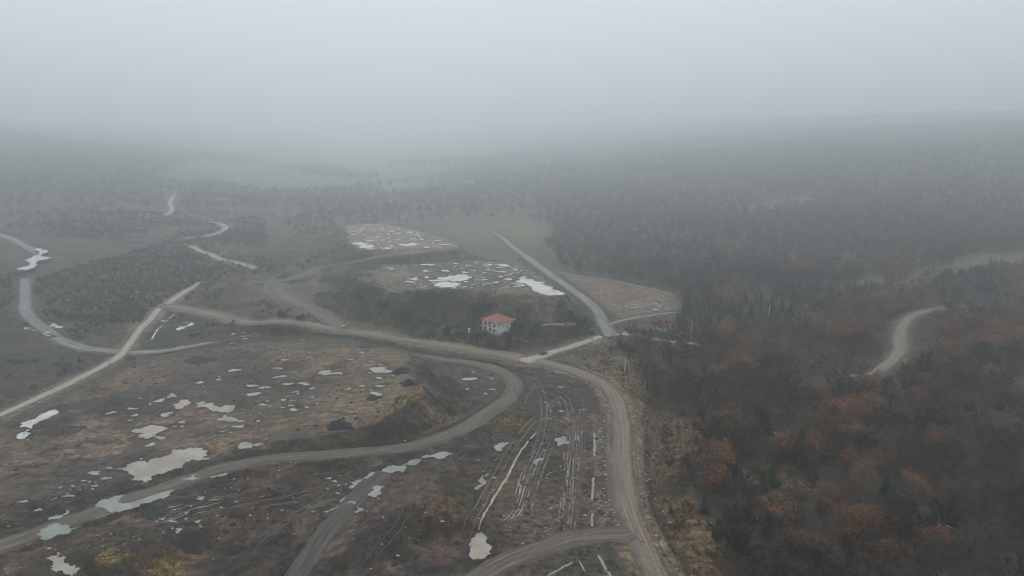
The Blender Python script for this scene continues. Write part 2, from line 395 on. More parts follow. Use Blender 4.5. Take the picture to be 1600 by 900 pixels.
def N_rgb(t, c):
    n = N(t, 'ShaderNodeRGB'); n.outputs[0].default_value = (*c, 1); return n.outputs[0]
def lum(t, c):
    n = N(t, 'ShaderNodeRGBToBW'); t.links.new(c, n.inputs[0]); return n.outputs[0]
def ground_material():
    m, t, p = mat('soil')
    co = N(t, 'ShaderNodeNewGeometry').outputs['Position']
    at_ = N(t, 'ShaderNodeAttribute', attribute_name='soil').outputs['Color']
    n1 = noise(t, co, 0.055, 5, .65); n2 = noise(t, co, 0.45, 4, .65); n3 = noise(t, co, 2.1, 3, .7)
    f = mul(t, mul(t, ramp(t, n1, .3, .7, .66, 1.34), ramp(t, n2, .32, .68, .36, 1.7)), ramp(t, n3, .28, .72, .42, 1.6))
    mp = N(t, 'ShaderNodeMapping'); t.links.new(co, mp.inputs['Vector']); mp.inputs['Rotation'].default_value = (0, 0, .45); mp.inputs['Scale'].default_value = (.10, .75, 1)
    f = mul(t, f, ramp(t, noise(t, mp.outputs[0], 1.0, 4, .7), .32, .68, .60, 1.42))      # dragged, tracked-over soil
    col = scalec(t, at_, f)
    hue = noise(t, co, .11, 4, .7)
    col = mixc(t, ramp(t, hue, .5, .72, 0, .55), col, scalec(t, N_rgb(t, (1.18, .89, .70)), lum(t, col)))
    # pale stones and clay showing through, dark wet hollows
    v = noise(t, co, 1.1, 5, .75)
    col = mixc(t, ramp(t, v, .64, .74, 0, .6), col, (.22, .185, .15))
    w = noise(t, co, 0.22, 5, .7)
    col = mixc(t, ramp(t, w, .58, .72, 0, .55), col, (.024, .022, .021))
    t.links.new(col, p.inputs['Base Color'])
    t.links.new(ramp(t, w, .45, .72, .95, .5), p.inputs['Roughness'])
    p.inputs['Specular IOR Level'].default_value = 0.25
    hb = N(t, 'ShaderNodeMath', operation='ADD'); t.links.new(n2, hb.inputs[0]); t.links.new(n3, hb.inputs[1])
    t.links.new(bump(t, hb.outputs[0], 0.9, 0.7), p.inputs['Normal'])
    return m
def road_material(name, main, lane, edge, wet=0.3, streak=1.0):
    """UV: x across in metres from the middle, y along in metres"""
    m, t, p = mat(name)
    uv = N(t, 'ShaderNodeUVMap', uv_map='UVMap').outputs[0]
    mp = N(t, 'ShaderNodeMapping'); t.links.new(uv, mp.inputs['Vector']); mp.inputs['Scale'].default_value = (1.0, 0.035, 1)
    mp2 = N(t, 'ShaderNodeMapping'); t.links.new(uv, mp2.inputs['Vector']); mp2.inputs['Scale'].default_value = (0.25, 0.06, 1)
    s = noise(t, mp.outputs[0], 1.3, 4, .65); b = noise(t, mp2.outputs[0], 1.0, 4, .6); g = noise(t, uv, 1.6, 3, .7)
    sx = N(t, 'ShaderNodeSeparateXYZ'); t.links.new(uv, sx.inputs[0])
    col = mixc(t, ramp(t, sx.outputs['X'], -1.2, 1.2, 1, 0), main, lane)
    col = mixc(t, ramp(t, s, .42, .66, 0, .7 * streak), col, edge)
    col = mixc(t, ramp(t, b, .5, .72, 0, wet), col, (lane[0] * .45, lane[1] * .45, lane[2] * .47))
    f = mul(t, ramp(t, g, .25, .75, .68, 1.32), ramp(t, s, .28, .72, max(1 - .48 * streak, .3), 1 + .42 * streak))
    mp3 = N(t, 'ShaderNodeMapping'); t.links.new(uv, mp3.inputs['Vector']); mp3.inputs['Scale'].default_value = (2.6, 0.02, 1)
    f = mul(t, f, ramp(t, noise(t, mp3.outputs[0], 1.0, 3, .6), .33, .67, .72, 1.22))
    pot = noise(t, uv, .42, 4, .7)
    col = mixc(t, ramp(t, pot, .56, .68, 0, .6), col, (lane[0] * .5, lane[1] * .5, lane[2] * .5))
    sd_ = N(t, 'ShaderNodeUVMap', uv_map='side').outputs[0]; sx2 = N(t, 'ShaderNodeSeparateXYZ'); t.links.new(sd_, sx2.inputs[0])
    ab = N(t, 'ShaderNodeMath', operation='ABSOLUTE'); t.links.new(sx2.outputs['X'], ab.inputs[0])
    ad = N(t, 'ShaderNodeMath', operation='MULTIPLY_ADD'); t.links.new(noise(t, uv, .5, 4, .75), ad.inputs[0]); ad.inputs[1].default_value = 1.1; t.links.new(ab.outputs[0], ad.inputs[2])
    col = mixc(t, ramp(t, ad.outputs[0], 1.08, 1.36, 0, .9), col, (.058, .048, .039))
    t.links.new(scalec(t, col, f), p.inputs['Base Color'])
    t.links.new(ramp(t, b, .35, .7, .9, .45), p.inputs['Roughness'])
    p.inputs['Specular IOR Level'].default_value = 0.35
    hb = N(t, 'ShaderNodeMath', operation='ADD'); t.links.new(s, hb.inputs[0]); t.links.new(g, hb.inputs[1])
    t.links.new(bump(t, hb.outputs[0], 0.6, 0.25), p.inputs['Normal'])
    return m
def water_material(name, col):
    m, t, p = mat(name)
    co = N(t, 'ShaderNodeNewGeometry').outputs['Position']
    n = noise(t, co, 0.35, 4, .6)
    c = mixc(t, ramp(t, n, .35, .7, 0, 1), col, tuple(v * .80 for v in col))
    i_ = noise(t, co, .55, 5, .72); c = mixc(t, ramp(t, i_, .60, .66, 0, .8), c, (.085, .070, .055)); j_ = noise(t, co, .13, 3, .6); c = mixc(t, ramp(t, j_, .40, .62, .6, 0), c, tuple(v * .5 for v in col))
    t.links.new(c, p.inputs['Base Color']); p.inputs['Roughness'].default_value = 0.09; p.inputs['IOR'].default_value = 1.33
    n2 = noise(t, co, 1.4, 3, .5); t.links.new(bump(t, n2, 0.08, 0.05), p.inputs['Normal'])
    return m
def plain(name, col, rough_=.8, var=.25, scale=.8, spec=.3, metal=0.0):
    m, t, p = mat(name)
    co = N(t, 'ShaderNodeTexCoord').outputs['Object']
    n = noise(t, co, scale, 4, .65)
    c = N(t, 'ShaderNodeRGB'); c.outputs[0].default_value = (*col, 1)
    t.links.new(scalec(t, c.outputs[0], ramp(t, n, .25, .75, 1 - var, 1 + var)), p.inputs['Base Color'])
    p.inputs['Roughness'].default_value = rough_; p.inputs['Specular IOR Level'].default_value = spec; p.inputs['Metallic'].default_value = metal
    return m
def foliage(name, cols, var=.3, trans=0.0):
    """colour differs from tree to tree and from clump to clump"""
    m, t, p = mat(name)
    oi = N(t, 'ShaderNodeObjectInfo').outputs['Random']
    cr = N(t, 'ShaderNodeValToRGB'); t.links.new(oi, cr.inputs[0])
    e = cr.color_ramp.elements
    while len(e) < len(cols): e.new(0.5)
    for i, c in enumerate(cols):
        e[i].position = i / (len(cols) - 1); e[i].color = (*c, 1)
    co = N(t, 'ShaderNodeTexCoord').outputs['Object']
    n = noise(t, co, 0.9, 3, .6)
    t.links.new(scalec(t, cr.outputs[0], ramp(t, n, .3, .7, 1 - var, 1 + var)), p.inputs['Base Color'])
    p.inputs['Roughness'].default_value = .85; p.inputs['Specular IOR Level'].default_value = .15
    return m

M = {}
M['soil'] = ground_material()
M['haul'] = road_material('haul_road_clay', (.168, .124, .084), (.118, .098, .078), (.195, .152, .108), .35, .9)
M['pale'] = road_material('pale_gravel', (.31, .272, .212), (.27, .238, .19), (.36, .325, .265), .2, .7)
M['grey'] = road_material('grey_mud', (.086, .067, .050), (.078, .062, .048), (.135, .108, .083), .5, 1.1)
M['dark'] = road_material('dark_mud', (.044, .039, .034), (.040, .036, .033), (.078, .069, .060), .4, 1.1)
M['slush'] = road_material('wet_grey_slush', (.155, .150, .142), (.120, .117, .112), (.25, .245, .235), .5, 1)
M['dirt'] = road_material('brown_dirt', (.165, .128, .094), (.150, .118, .088), (.20, .165, .125), .2, .7)
M['rut'] = road_material('rut_mud', (.085, .062, .047), (.076, .057, .044), (.12, .09, .069), .3, 1)
M['clay'] = water_material('clay_water', (.33, .288, .232)); M['pink'] = water_material('reddish_clay_water', (.26, .225, .195))
M['sage'] = water_material('sage_water', (.25, .265, .222)); M['silver'] = water_material('silver_water', (.56, .55, .51))
M['bark'] = plain('bark', (.055, .046, .040), .9, .3, 1.5)
M['palebark'] = plain('pale_bark', (.15, .135, .12), .9, .3, 1.5)
M['twig'] = foliage('bare_twigs', [(.032, .024, .020), (.088, .064, .052), (.028, .022, .019), (.135, .105, .088), (.062, .047, .034), (.042, .034, .034), (.105, .074, .054)])
M['russet'] = foliage('russet_leaves', [(.120, .058, .030), (.220, .108, .054), (.095, .050, .030), (.245, .136, .072), (.160, .084, .046), (.195, .086, .046)], .35)
M['needle'] = foliage('needles', [(.026, .052, .026), (.036, .064, .028), (.022, .046, .028)], .3)
M['scrub'] = foliage('scrub_twigs', [(.046, .042, .034), (.060, .052, .036), (.036, .040, .028), (.075, .055, .038)], .3)
M['bushgreen'] = foliage('dark_bush', [(.026, .032, .022), (.034, .036, .026), (.030, .040, .024)], .3)
M['tuft'] = foliage('dry_grass', [(.13, .10, .055), (.10, .085, .05), (.075, .078, .04), (.15, .11, .05)], .3)
M['stone'] = plain('stone', (.30, .275, .24), .85, .3, .5)
M['darksoil'] = plain('dark_spoil', (.020, .020, .021), .9, .45, .7)
M['darkbrown'] = plain('dark_brown_spoil', (.036, .031, .027), .9, .4, .7)

# ------------------------------------------------------------------ mesh helper
def mesh_obj(name, verts, faces, material, parent=None, smooth=False, link=True):
    me = bpy.data.meshes.new(name); me.from_pydata([tuple(v) for v in verts], [], faces)
    for mm in (material if isinstance(material, (list, tuple)) else [material]): me.materials.append(mm)
    if smooth: me.polygons.foreach_set('use_smooth', [True] * len(me.polygons))
    me.update()
    o = bpy.data.objects.new(name, me)
    if link: C.objects.link(o)
    if parent is not None: o.parent = parent
    return o
def empty(name, loc, rz=0.0, scale=1.0):
    o = bpy.data.objects.new(name, None); C.objects.link(o)
    o.empty_display_size = 0.5; o.location = loc; o.rotation_euler = (0, 0, rz); o.scale = (scale,) * 3
    return o
class MB:
    """collects shapes for one mesh"""
    def __init__(s): s.v = []; s.f = []
    def add(s, v, f):
        n = len(s.v); s.v += [tuple(p) for p in v]; s.f += [tuple(i + n for i in q) for q in f]; return s
    def box(s, x0, x1, y0, y1, z0, z1):
        return s.add([(x0, y0, z0), (x1, y0, z0), (x1, y1, z0), (x0, y1, z0), (x0, y0, z1), (x1, y0, z1), (x1, y1, z1), (x0, y1, z1)],
                     [(3, 2, 1, 0), (4, 5, 6, 7), (0, 1, 5, 4), (1, 2, 6, 5), (2, 3, 7, 6), (3, 0, 4, 7)])
    def tube(s, p0, p1, r0, r1, n=6, caps=True):
        p0 = np.array(p0, float); p1 = np.array(p1, float); d = p1 - p0; d /= np.linalg.norm(d) + 1e-9
        a = np.cross(d, (0, 0, 1)) if abs(d[2]) < .9 else np.cross(d, (1, 0, 0)); a /= np.linalg.norm(a); b = np.cross(d, a)
        v = []
        for p, r in ((p0, r0), (p1, r1)):
            v += [p + r * (math.cos(2 * math.pi * k / n) * a + math.sin(2 * math.pi * k / n) * b) for k in range(n)]
        f = [(k, (k + 1) % n, n + (k + 1) % n, n + k) for k in range(n)]
        if caps: f += [tuple(range(n - 1, -1, -1)), tuple(range(n, 2 * n))]
        return s.add(v, f)
    def build(s, name, material, parent=None, smooth=False, link=True):
        return mesh_obj(name, s.v, s.f, material, parent, smooth, link)

# ------------------------------------------------------------------ roads
ROADS = []
def road(name, pts, width, material, lift=0.0, soft=4.0, shoulder=None, ragged=1.0, step=1.5, crown=0.1, sm=8, kind='structure', bed=True, zoff=0.05, berm=0.0):
    """pts: photograph pixels (x, y[, width factor]) of the middle line"""
    a = np.array([(p + (1.0,))[:3] for p in pts], float)
    W = np.concatenate([hits(a[:, :2]), a[:, 2:]], 1)
    L = resample(W, step); x, y, wf = L.T
    z = smooth1(height(x, y), sm) + lift
    tx, ty = np.gradient(x), np.gradient(y); ln = np.hypot(tx, ty) + 1e-9; tx /= ln; ty /= ln
    s0 = np.concatenate([[0], np.cumsum(np.hypot(np.diff(x), np.diff(y)))]); hw = width / 2 * wf * (1 + .13 * fbm(s0, s0 * 0 + width, 22, 3, 19) + .06 * fbm(s0, s0 * 0 + 2, 6, 2, 20))
    s = np.concatenate([[0], np.cumsum(np.hypot(np.diff(x), np.diff(y)))])
    if bed:     # shape the ground to the road
        m = width / 2 * wf.max() + soft + 4
        js, is_ = win(x.min() - m, x.max() + m, y.min() - m, y.max() + m)
        best = np.full(XX[js, is_].shape, 1e9); zz = np.zeros_like(best); wz = np.ones_like(best)
        x_ax, y_ax = GX[is_], GY[js]
        for i in range(len(x)):
            a0, a1 = np.searchsorted(x_ax, [x[i] - m, x[i] + m]); b0, b1 = np.searchsorted(y_ax, [y[i] - m, y[i] + m])
            d = np.hypot(x_ax[None, a0:a1] - x[i], y_ax[b0:b1, None] - y[i]); q = d < best[b0:b1, a0:a1]
            best[b0:b1, a0:a1][q] = d[q]; zz[b0:b1, a0:a1][q] = z[i]; wz[b0:b1, a0:a1][q] = hw[i]
        k = sstep(0, 1, 1 - np.clip((best - wz - .8) / soft, 0, 1))
        Hn = H[js, is_]
        H[js, is_] = Hn * (1 - k) + (zz - 0.20 + .26 * np.clip(best / wz, 0, 1.2) ** 3 * (.35 + .8 * fbm(XX[js, is_], YY[js, is_], 3.2, 3, 57, .65))) * k
        if berm: H[js, is_] += berm * np.exp(-((best - wz - 1.6) / 0.9) ** 2) * (0.5 + vnoise(XX[js, is_] / 3, YY[js, is_] / 3, 5))
        if shoulder is not None:
            col, wd = shoulder
            e = best - wz - wd * (0.6 + 0.9 * vnoise(XX[js, is_] / 7, YY[js, is_] / 7, 9))
            kk = (sstep(1.5, -1.5, e) * .9)[..., None]; COL[js, is_] = COL[js, is_] * (1 - kk) + np.array(col) * kk
    NC = 7
    v = []; uv = []; sv = []
    for j in range(NC):
        f = j / (NC - 1) * 2 - 1
        jit = ragged * (fbm(s, np.full_like(s, 13.0 * f + 5), 5, 3, 21) + .6 * fbm(s, np.full_like(s, 3.0 * f), 1.6, 2, 22)) if j in (0, NC - 1) else 0
        off = f * hw + jit
        v.append(np.stack([x + ty * off, y - tx * off, z + zoff + crown * (1 - f * f) - (0.22 if j in (0, NC - 1) else 0) * (zoff > .02)], -1))
        uv.append(np.stack([off + 0 * s, s], -1)); sv.append(np.stack([f + 0 * s, s], -1))
    v = np.array(v).transpose(1, 0, 2).reshape(-1, 3); uv = np.array(uv).transpose(1, 0, 2).reshape(-1, 2)
    f = [(i * NC + j, i * NC + j + 1, (i + 1) * NC + j + 1, (i + 1) * NC + j) for i in range(len(x) - 1) for j in range(NC - 1)]
    o = mesh_obj(name, v, [q[::-1] for q in f] if False else f, material, smooth=True)
    ul = o.data.uv_layers.new(name='UVMap')
    li = np.zeros(len(o.data.loops), np.int32); o.data.loops.foreach_get('vertex_index', li)
    ul.data.foreach_set('uv', uv[li].astype(np.float32).ravel())
    ul2 = o.data.uv_layers.new(name='side'); sv = np.array(sv).transpose(1, 0, 2).reshape(-1, 2); ul2.data.foreach_set('uv', sv[li].astype(np.float32).ravel())
    tag(o, kind=kind)
    ROADS.append((x, y, hw))
    return o

road('left_track', [(-160, 345), (-30, 362), (0, 367), (22, 374), (42, 386), (60, 398), (54, 413), (44, 428), (39, 445), (40, 468), (38, 482), (50, 500), (75, 518), (100, 533), (130, 543), (165, 548), (215, 550), (260, 547, .8), (330, 535, .6)], 7.5, M['slush'], shoulder=((.07, .066, .060), 1.5))
road('pale_road', [(-300, 800), (-160, 728), (-60, 678), (0, 650), (50, 628), (100, 604), (150, 579), (185, 559), (203, 537), (218, 516), (240, 493), (268, 472), (290, 456), (303, 448, .8), (312, 441, .2)], 5.2, M['pale'], shoulder=((.13, .118, .098), 2.2), lift=.4)
road('far_lane', [(300, 384), (312, 392), (330, 398), (360, 408), (385, 415), (400, 419)], 6, M['pale'], shoulder=((.12, .112, .095), 2))
road('far_bend_track', [(286, 373), (310, 370), (335, 366), (350, 360), (351, 353), (340, 348.5), (325, 346.5), (308, 346)], 7, M['pale'], soft=6)
road('far_hill_track', [(259, 337), (267, 331), (269, 324), (265, 317), (269, 310), (273, 304)], 7, M['pale'], soft=6)
road('haul_road', [(1190, 1200, 1.1), (1120, 1080, 1.1), (1060, 965, 1.1), (1023, 900, 1.05), (994, 830), (973, 765), (971, 705), (970, 655), (961, 625), (940, 601, 1.05), (895, 581, 1.1), (850, 568, 1.15), (810, 562, 1.1), (760, 553), (700, 542), (600, 526.5), (500, 514), (400, 504.5), (325, 491), (288, 485), (262, 479, .8)],
     8.0, M['haul'], lift=.5, shoulder=((.155, .122, .088), 2.2), berm=.25)
road('side_road', [(815, 566, 1.6), (838, 559, 1.3), (862, 552), (885, 545), (912, 536), (935, 528), (960, 523), (985, 523, .9), (1010, 529, .7), (1045, 534, .6), (1085, 538, .5)], 6.2, M['pale'], lift=.3, shoulder=((.12, .10, .075), 1.5))
road('curved_track', [(640, 554, .15), (660, 557, .5), (690, 561, .7), (735, 567, .8), (775, 577), (799, 592), (804, 605), (796, 620), (775, 638), (740, 660), (700, 680), (650, 696), (580, 706), (500, 711), (420, 718), (350, 732), (300, 749), (240, 768), (190, 785), (120, 812), (60, 834), (0, 853), (-80, 882), (-200, 925), (-360, 985)],
     7.6, M['grey'], shoulder=((.045, .042, .038), 1.5), berm=.5, lift=.1)
road('wet_haul_track', [(742, 352, .1), (768, 362, .5), (795, 380, .8), (815, 396), (838, 413), (862, 430), (884, 446), (905, 461), (925, 477), (937, 492), (943, 506), (951, 519, 1.1), (957, 525, .8)], 7.6, M['slush'], lift=.3, shoulder=((.05, .048, .046), 3), berm=.3)
road('field_edge_track', [(950, 507), (985, 498), (1025, 491.5), (1062, 487)], 4, M['slush'], shoulder=((.06, .058, .055), 2))
road('field_top_track', [(870, 424), (905, 431), (940, 436), (975, 442), (1020, 452), (1055, 463)], 3.4, M['slush'])
road('bank_track', [(395, 442), (430, 437), (465, 434), (500, 421), (540, 411), (580, 404), (620, 397), (660, 391), (705, 388)], 6.5, M['grey'], shoulder=((.09, .083, .073), 2))
road('gully_track', [(430, 440), (438, 455), (458, 470), (485, 482), (505, 492), (520, 503), (530, 514)], 8, M['grey'], shoulder=((.10, .09, .078), 4))
road('dark_track', [(600, 738, .9), (572, 762), (545, 790), (515, 825), (488, 860), (462, 900), (440, 935), (400, 1010), (350, 1120)], 6.2, M['dark'], berm=.4)
road('branch_track', [(988, 834, 1.0), (972, 836, 1.2), (945, 838), (900, 843), (850, 857), (800, 876), (750, 902), (700, 935), (620, 1000), (520, 1100)], 7.2, M['grey'], lift=.4, shoulder=((.075, .066, .056), 1.0))
road('winding_dirt_road', [(1530, 478, .6), (1490, 480, .7), (1450, 486, .9), (1425, 494), (1412, 508), (1406, 525), (1407, 543), (1398, 560), (1382, 574), (1362, 584, .8), (1330, 590, .6), (1290, 594, .5)], 6.2, M['dirt'], lift=.3, shoulder=((.10, .078, .055), 1.5))
road('hillside_path', [(1090, 506), (1130, 503), (1170, 503), (1215, 502), (1270, 503), (1330, 500)], 3.0, M['dirt'])
road('forest_path', [(1158, 735), (1185, 760), (1205, 790), (1240, 830), (1290, 870)], 1.8, M['rut'])
road('yard_path', [(846, 507, .4), (865, 509), (885, 508), (906, 503, .5)], 2.4, M['pale'])

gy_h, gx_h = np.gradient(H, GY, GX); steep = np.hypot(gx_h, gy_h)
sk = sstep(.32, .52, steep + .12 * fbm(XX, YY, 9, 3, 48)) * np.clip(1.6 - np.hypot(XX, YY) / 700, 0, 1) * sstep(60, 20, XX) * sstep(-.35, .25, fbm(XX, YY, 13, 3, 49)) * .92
COL = COL * (1 - sk[..., None]) + np.array((.032, .031, .025)) * sk[..., None]  # steep faces darkened: dark overgrown soil, plus relief shading painted into the colour
DK = (.024, .023, .022)
ditch([(-40, 838), (60, 806), (110, 790), (160, 772), (200, 756), (260, 742), (330, 724), (400, 706)], 3.4, (.032, .031, .027), .6)
ditch([(420, 704), (500, 700), (580, 694), (650, 684), (700, 668), (750, 640)], 2.2, (.034, .032, .028), .4)
ditch([(-20, 872), (60, 850), (130, 826), (200, 800), (280, 765)], 2.0, DK, .4)
ditch([(430, 516), (520, 525), (600, 537), (660, 550), (720, 560), (780, 572), (830, 585)], 4.0, (.030, .029, .028), .7)
ditch([(810, 405), (835, 425), (862, 446), (888, 465), (908, 482), (922, 500)], 5.0, (.032, .034, .034), .9)
ditch([(905, 460), (930, 478), (950, 498)], 2.5, (.035, .036, .036), .5)
ditch([(815, 575), (870, 585), (905, 598), (930, 625), (938, 660)], 2.2, (.05, .045, .04), .4)
ditch([(855, 562), (885, 568), (915, 583), (945, 596)], 4.5, (.034, .034, .030), .5)
ditch([(945, 650), (944, 700), (945, 770), (955, 810)], 1.6, (.034, .031, .028), .4)
ditch([(1008, 650), (1012, 720), (1020, 780), (1045, 840), (1085, 905)], 2.6, (.040, .036, .031), .5)
ditch([(575, 748), (545, 775), (510, 810), (475, 850), (445, 895)], 1.6, DK, .4)
ditch([(0, 570), (90, 560), (170, 553), (200, 552)], 7, (.036, .036, .036), .3, 2)
ditch([(0, 600), (80, 583), (150, 566)], 4, (.034, .034, .033), .3, 2)
ditch([(230, 555), (300, 545), (400, 530), (500, 527)], 5, (.036, .035, .034), .4, 2)
ditch([(940, 505), (980, 505), (1020, 504)], 5, (.045, .046, .046), .2, 2)
ditch([(405, 445), (430, 425), (470, 412), (495, 405)], 5, (.034, .040, .032), .3, 2)
COL *= np.array((1.02, .92, .82))
# ------------------------------------------------------------------ puddles and wet ruts
def fractal(P, amp, depth, rg):
    P = [np.array(p) for p in P]
    for _ in range(depth):
        Q = []
        for i in range(len(P)):
            a, b = P[i], P[(i + 1) % len(P)]; d = b - a
            Q += [a, (a + b) / 2 + np.array((-d[1], d[0])) * rg.uniform(-amp, amp)]
        P = Q
    return np.array(P)
PUDDLES = []
def puddle_world(P, material, flat=True, name='puddle', up=0.0):
    P = np.asarray(P)
    h = height(P[:, 0], P[:, 1])
    cx, cy = P.mean(0)
    if flat:
        lev = float(np.percentile(h, 40 if not up else 30)) + up
        js, is_ = win(P[:, 0].min() - 5, P[:, 0].max() + 5, P[:, 1].min() - 5, P[:, 1].max() + 5)
        big = np.ptp(P[:, 0]) > 8
        s = poly_sdf(XX[js, is_], YY[js, is_], P); k = sstep(1.1, .1, s) if up else sstep(4.0, 1.0, s) if big else sstep(2.4, .7, s)
        H[js, is_] = H[js, is_] * (1 - k) + (lev - .10) * k
        kk = (sstep(2.6, .3, s + .8 * fbm(XX[js, is_], YY[js, is_], 3, 2, 58)) * .75)[..., None]; COL[js, is_] = COL[js, is_] * (1 - kk) + np.array((.036, .033, .030)) * kk   # wet rim
        z = np.full(len(P), lev)
    else:
        z = h + .06
    PUDDLES.append((P, z, material, name))
def puddle(pts, material='clay', amp=.34, depth=4, up=0.0):
    puddle_world(fractal(hits(pts), amp, depth, rng), M[material], up=up)
def blob(cx, cy, rx, ry, rot, material, n=14):
    a = np.arange(n) / n * 2 * math.pi; ph = rng.uniform(0, 6, 3)
    r = 1 + .28 * np.sin(2 * a + ph[0]) + .22 * np.sin(3 * a + ph[1]) + .15 * np.sin(5 * a + ph[2]) + rng.uniform(-.18, .18, n)
    u, v = rx * r * np.cos(a), ry * r * np.sin(a)
    P = np.stack([cx + u * math.cos(rot) - v * math.sin(rot), cy + u * math.sin(rot) + v * math.cos(rot)], -1)
    puddle_world(fractal(P, .2, 1, rng), M[material])

# large pools, traced
puddle([(193, 732), (206, 724), (232, 722), (262, 711), (270, 702), (296, 699), (322, 706), (328, 714), (300, 716), (287, 724), (284, 733), (255, 745), (225, 757), (206, 754), (210, 742)], 'clay')
puddle([(208, 671), (225, 667), (240, 664), (259, 668), (246, 677), (230, 685), (217, 684), (222, 676)], 'clay')
puddle([(306, 636), (322, 630), (338, 634), (365, 640), (350, 644), (330, 643)], 'clay')
puddle([(338, 655), (350, 648), (385, 656), (360, 658)], 'clay')
puddle([(268, 633), (282, 625), (298, 630), (285, 639), (271, 640)], 'clay')
puddle([(370, 697), (385, 690), (412, 690), (395, 695), (375, 702)], 'clay')
puddle([(147, 796), (165, 780), (200, 774), (235, 764), (262, 764), (268, 776), (240, 785), (205, 798), (170, 801)], 'sage', up=.36)
puddle([(60, 830), (92, 820), (128, 824), (100, 836), (66, 840)], 'sage', up=.36)
puddle([(282, 752), (308, 741), (345, 737), (358, 738), (330, 747), (300, 754)], 'sage', up=.36)
puddle([(72, 811), (110, 794), (108, 801), (84, 812)], 'sage')
puddle([(570, 748), (580, 737), (612, 726), (642, 721), (668, 712), (708, 707), (676, 715), (655, 724), (630, 738), (600, 743), (576, 756), (568, 762)], 'sage', up=.34)
puddle([(546, 757), (560, 749), (572, 744), (560, 758), (548, 762)], 'sage')
puddle([(580, 770), (590, 760), (604, 758), (594, 768), (584, 776)], 'sage', up=.34)
puddle([(536, 794), (548, 784), (556, 787), (545, 795)], 'sage', up=.34)
puddle([(506, 798), (530, 782), (540, 776), (522, 796), (512, 801)], 'sage')
puddle([(553, 802), (556, 795), (568, 796), (558, 803)], 'sage', up=.34)
puddle([(733, 868), (732, 850), (742, 832), (752, 828), (762, 838), (768, 858), (758, 872), (740, 875)], 'clay', .28)
puddle([(573, 579), (588, 574), (606, 572), (612, 577), (600, 582), (582, 582)], 'clay')
puddle([(500, 581), (515, 578), (536, 583), (520, 584)], 'clay')
puddle([(720, 593), (728, 589), (746, 590), (738, 594), (726, 595)], 'clay')
puddle([(773, 700), (780, 693), (796, 691), (788, 698), (782, 704), (775, 707)], 'sage')
puddle([(740, 762), (752, 745), (765, 740), (760, 752), (748, 764)], 'sage', .3)
puddle([(868, 684), (878, 679), (885, 688), (876, 697)], 'pink')
puddle([(836, 719), (843, 716), (852, 718), (843, 727), (837, 726)], 'pink')
puddle([(72, 874), (92, 864), (104, 872), (116, 884), (98, 882), (84, 880)], 'clay')
puddle([(275, 512), (287, 504), (300, 502), (292, 511), (281, 516)], 'silver')
puddle([(128, 545), (140, 543), (175, 549), (150, 550)], 'silver')
puddle([(28, 685), (34, 660), (60, 650), (85, 640), (70, 655), (50, 665), (44, 680), (36, 686)], 'silver', .3)
puddle([(46, 505), (52, 508), (85, 527), (72, 522), (56, 514)], 'silver')
puddle([(72, 500), (88, 505), (97, 514), (86, 514), (76, 507)], 'silver')
puddle([(60, 400), (45, 380), (20, 371), (0, 364), (18, 367), (48, 380), (66, 392), (68, 401), (56, 420), (44, 434), (30, 432), (44, 415)], 'silver', .18)
puddle([(31, 484), (40, 480), (38, 486), (33, 487)], 'silver')
# pools on the far banks
puddle([(549, 384), (556, 379), (567, 378), (586, 384), (572, 389), (560, 387)], 'silver')
puddle([(622, 381), (640, 380), (655, 382), (640, 384)], 'silver'); puddle([(595, 388), (605, 386), (612, 388), (602, 390)], 'silver')
puddle([(642, 372), (650, 371), (654, 374), (647, 375)], 'silver'); puddle([(672, 380), (680, 378), (678, 381)], 'silver')
puddle([(680, 436), (700, 432), (730, 429), (738, 433), (725, 438), (705, 440), (688, 438)], 'silver')
puddle([(680, 444), (700, 441), (722, 447), (705, 449), (690, 448)], 'silver')
puddle([(810, 438), (818, 431), (832, 437), (850, 446), (862, 452), (876, 462), (858, 461), (844, 456), (828, 446)], 'silver', .3)
puddle([(770, 413), (790, 412), (798, 416), (780, 419)], 'silver')
puddle([(690, 423), (700, 421), (704, 424), (694, 424)], 'silver'); puddle([(658, 423), (668, 421), (676, 424)], 'silver')
puddle([(640, 436), (650, 434), (660, 437), (648, 438)], 'silver')
puddle([(510, 505), (517, 502), (521, 505), (514, 507)], 'silver'); puddle([(486, 508), (498, 504), (500, 507), (490, 510)], 'silver')

def scatter_puddles(pts, n, r0, r1, material, flat=1.0, avoid=True):
    P = hits(pts); k = 0; tries = 0
    while k < n and tries < n * 30:
        tries += 1
        x = rng.uniform(P[:, 0].min(), P[:, 0].max()); y = rng.uniform(P[:, 1].min(), P[:, 1].max())
        if not in_poly(np.array([x]), np.array([y]), P)[0] or fbm(np.array([x]), np.array([y]), 20, 2, 68)[0] < -.25: continue
        r = r0 * (r1 / r0) ** (rng.random() ** 1.25)
        if avoid and any(np.min((rx - x) ** 2 + (ry - y) ** 2) < (hw.max() + r + 1) ** 2 for rx, ry, hw in ROADS): continue
        if any((q[0][:, 0].mean() - x) ** 2 + (q[0][:, 1].mean() - y) ** 2 < (1.9 * r + .6) ** 2 for q in PUDDLES): continue
        blob(x, y, r, r * flat * rng.uniform(.5, .9), rng.uniform(-.4, .4), material); k += 1
scatter_puddles([(545, 356), (610, 353), (690, 374), (715, 387), (620, 388), (560, 388)], 60, 1.7, 5.4, 'silver')
scatter_puddles([(640, 414), (780, 408), (830, 428), (820, 448), (760, 450), (640, 452)], 76, .9, 3.8, 'silver')
scatter_puddles([(560, 428), (600, 416), (640, 414), (640, 452), (600, 448)], 26, .7, 2.4, 'silver')
scatter_puddles([(170, 640), (300, 590), (520, 545), (600, 560), (630, 600), (500, 660), (300, 690), (200, 700)], 70, .6, 2.4, 'clay')
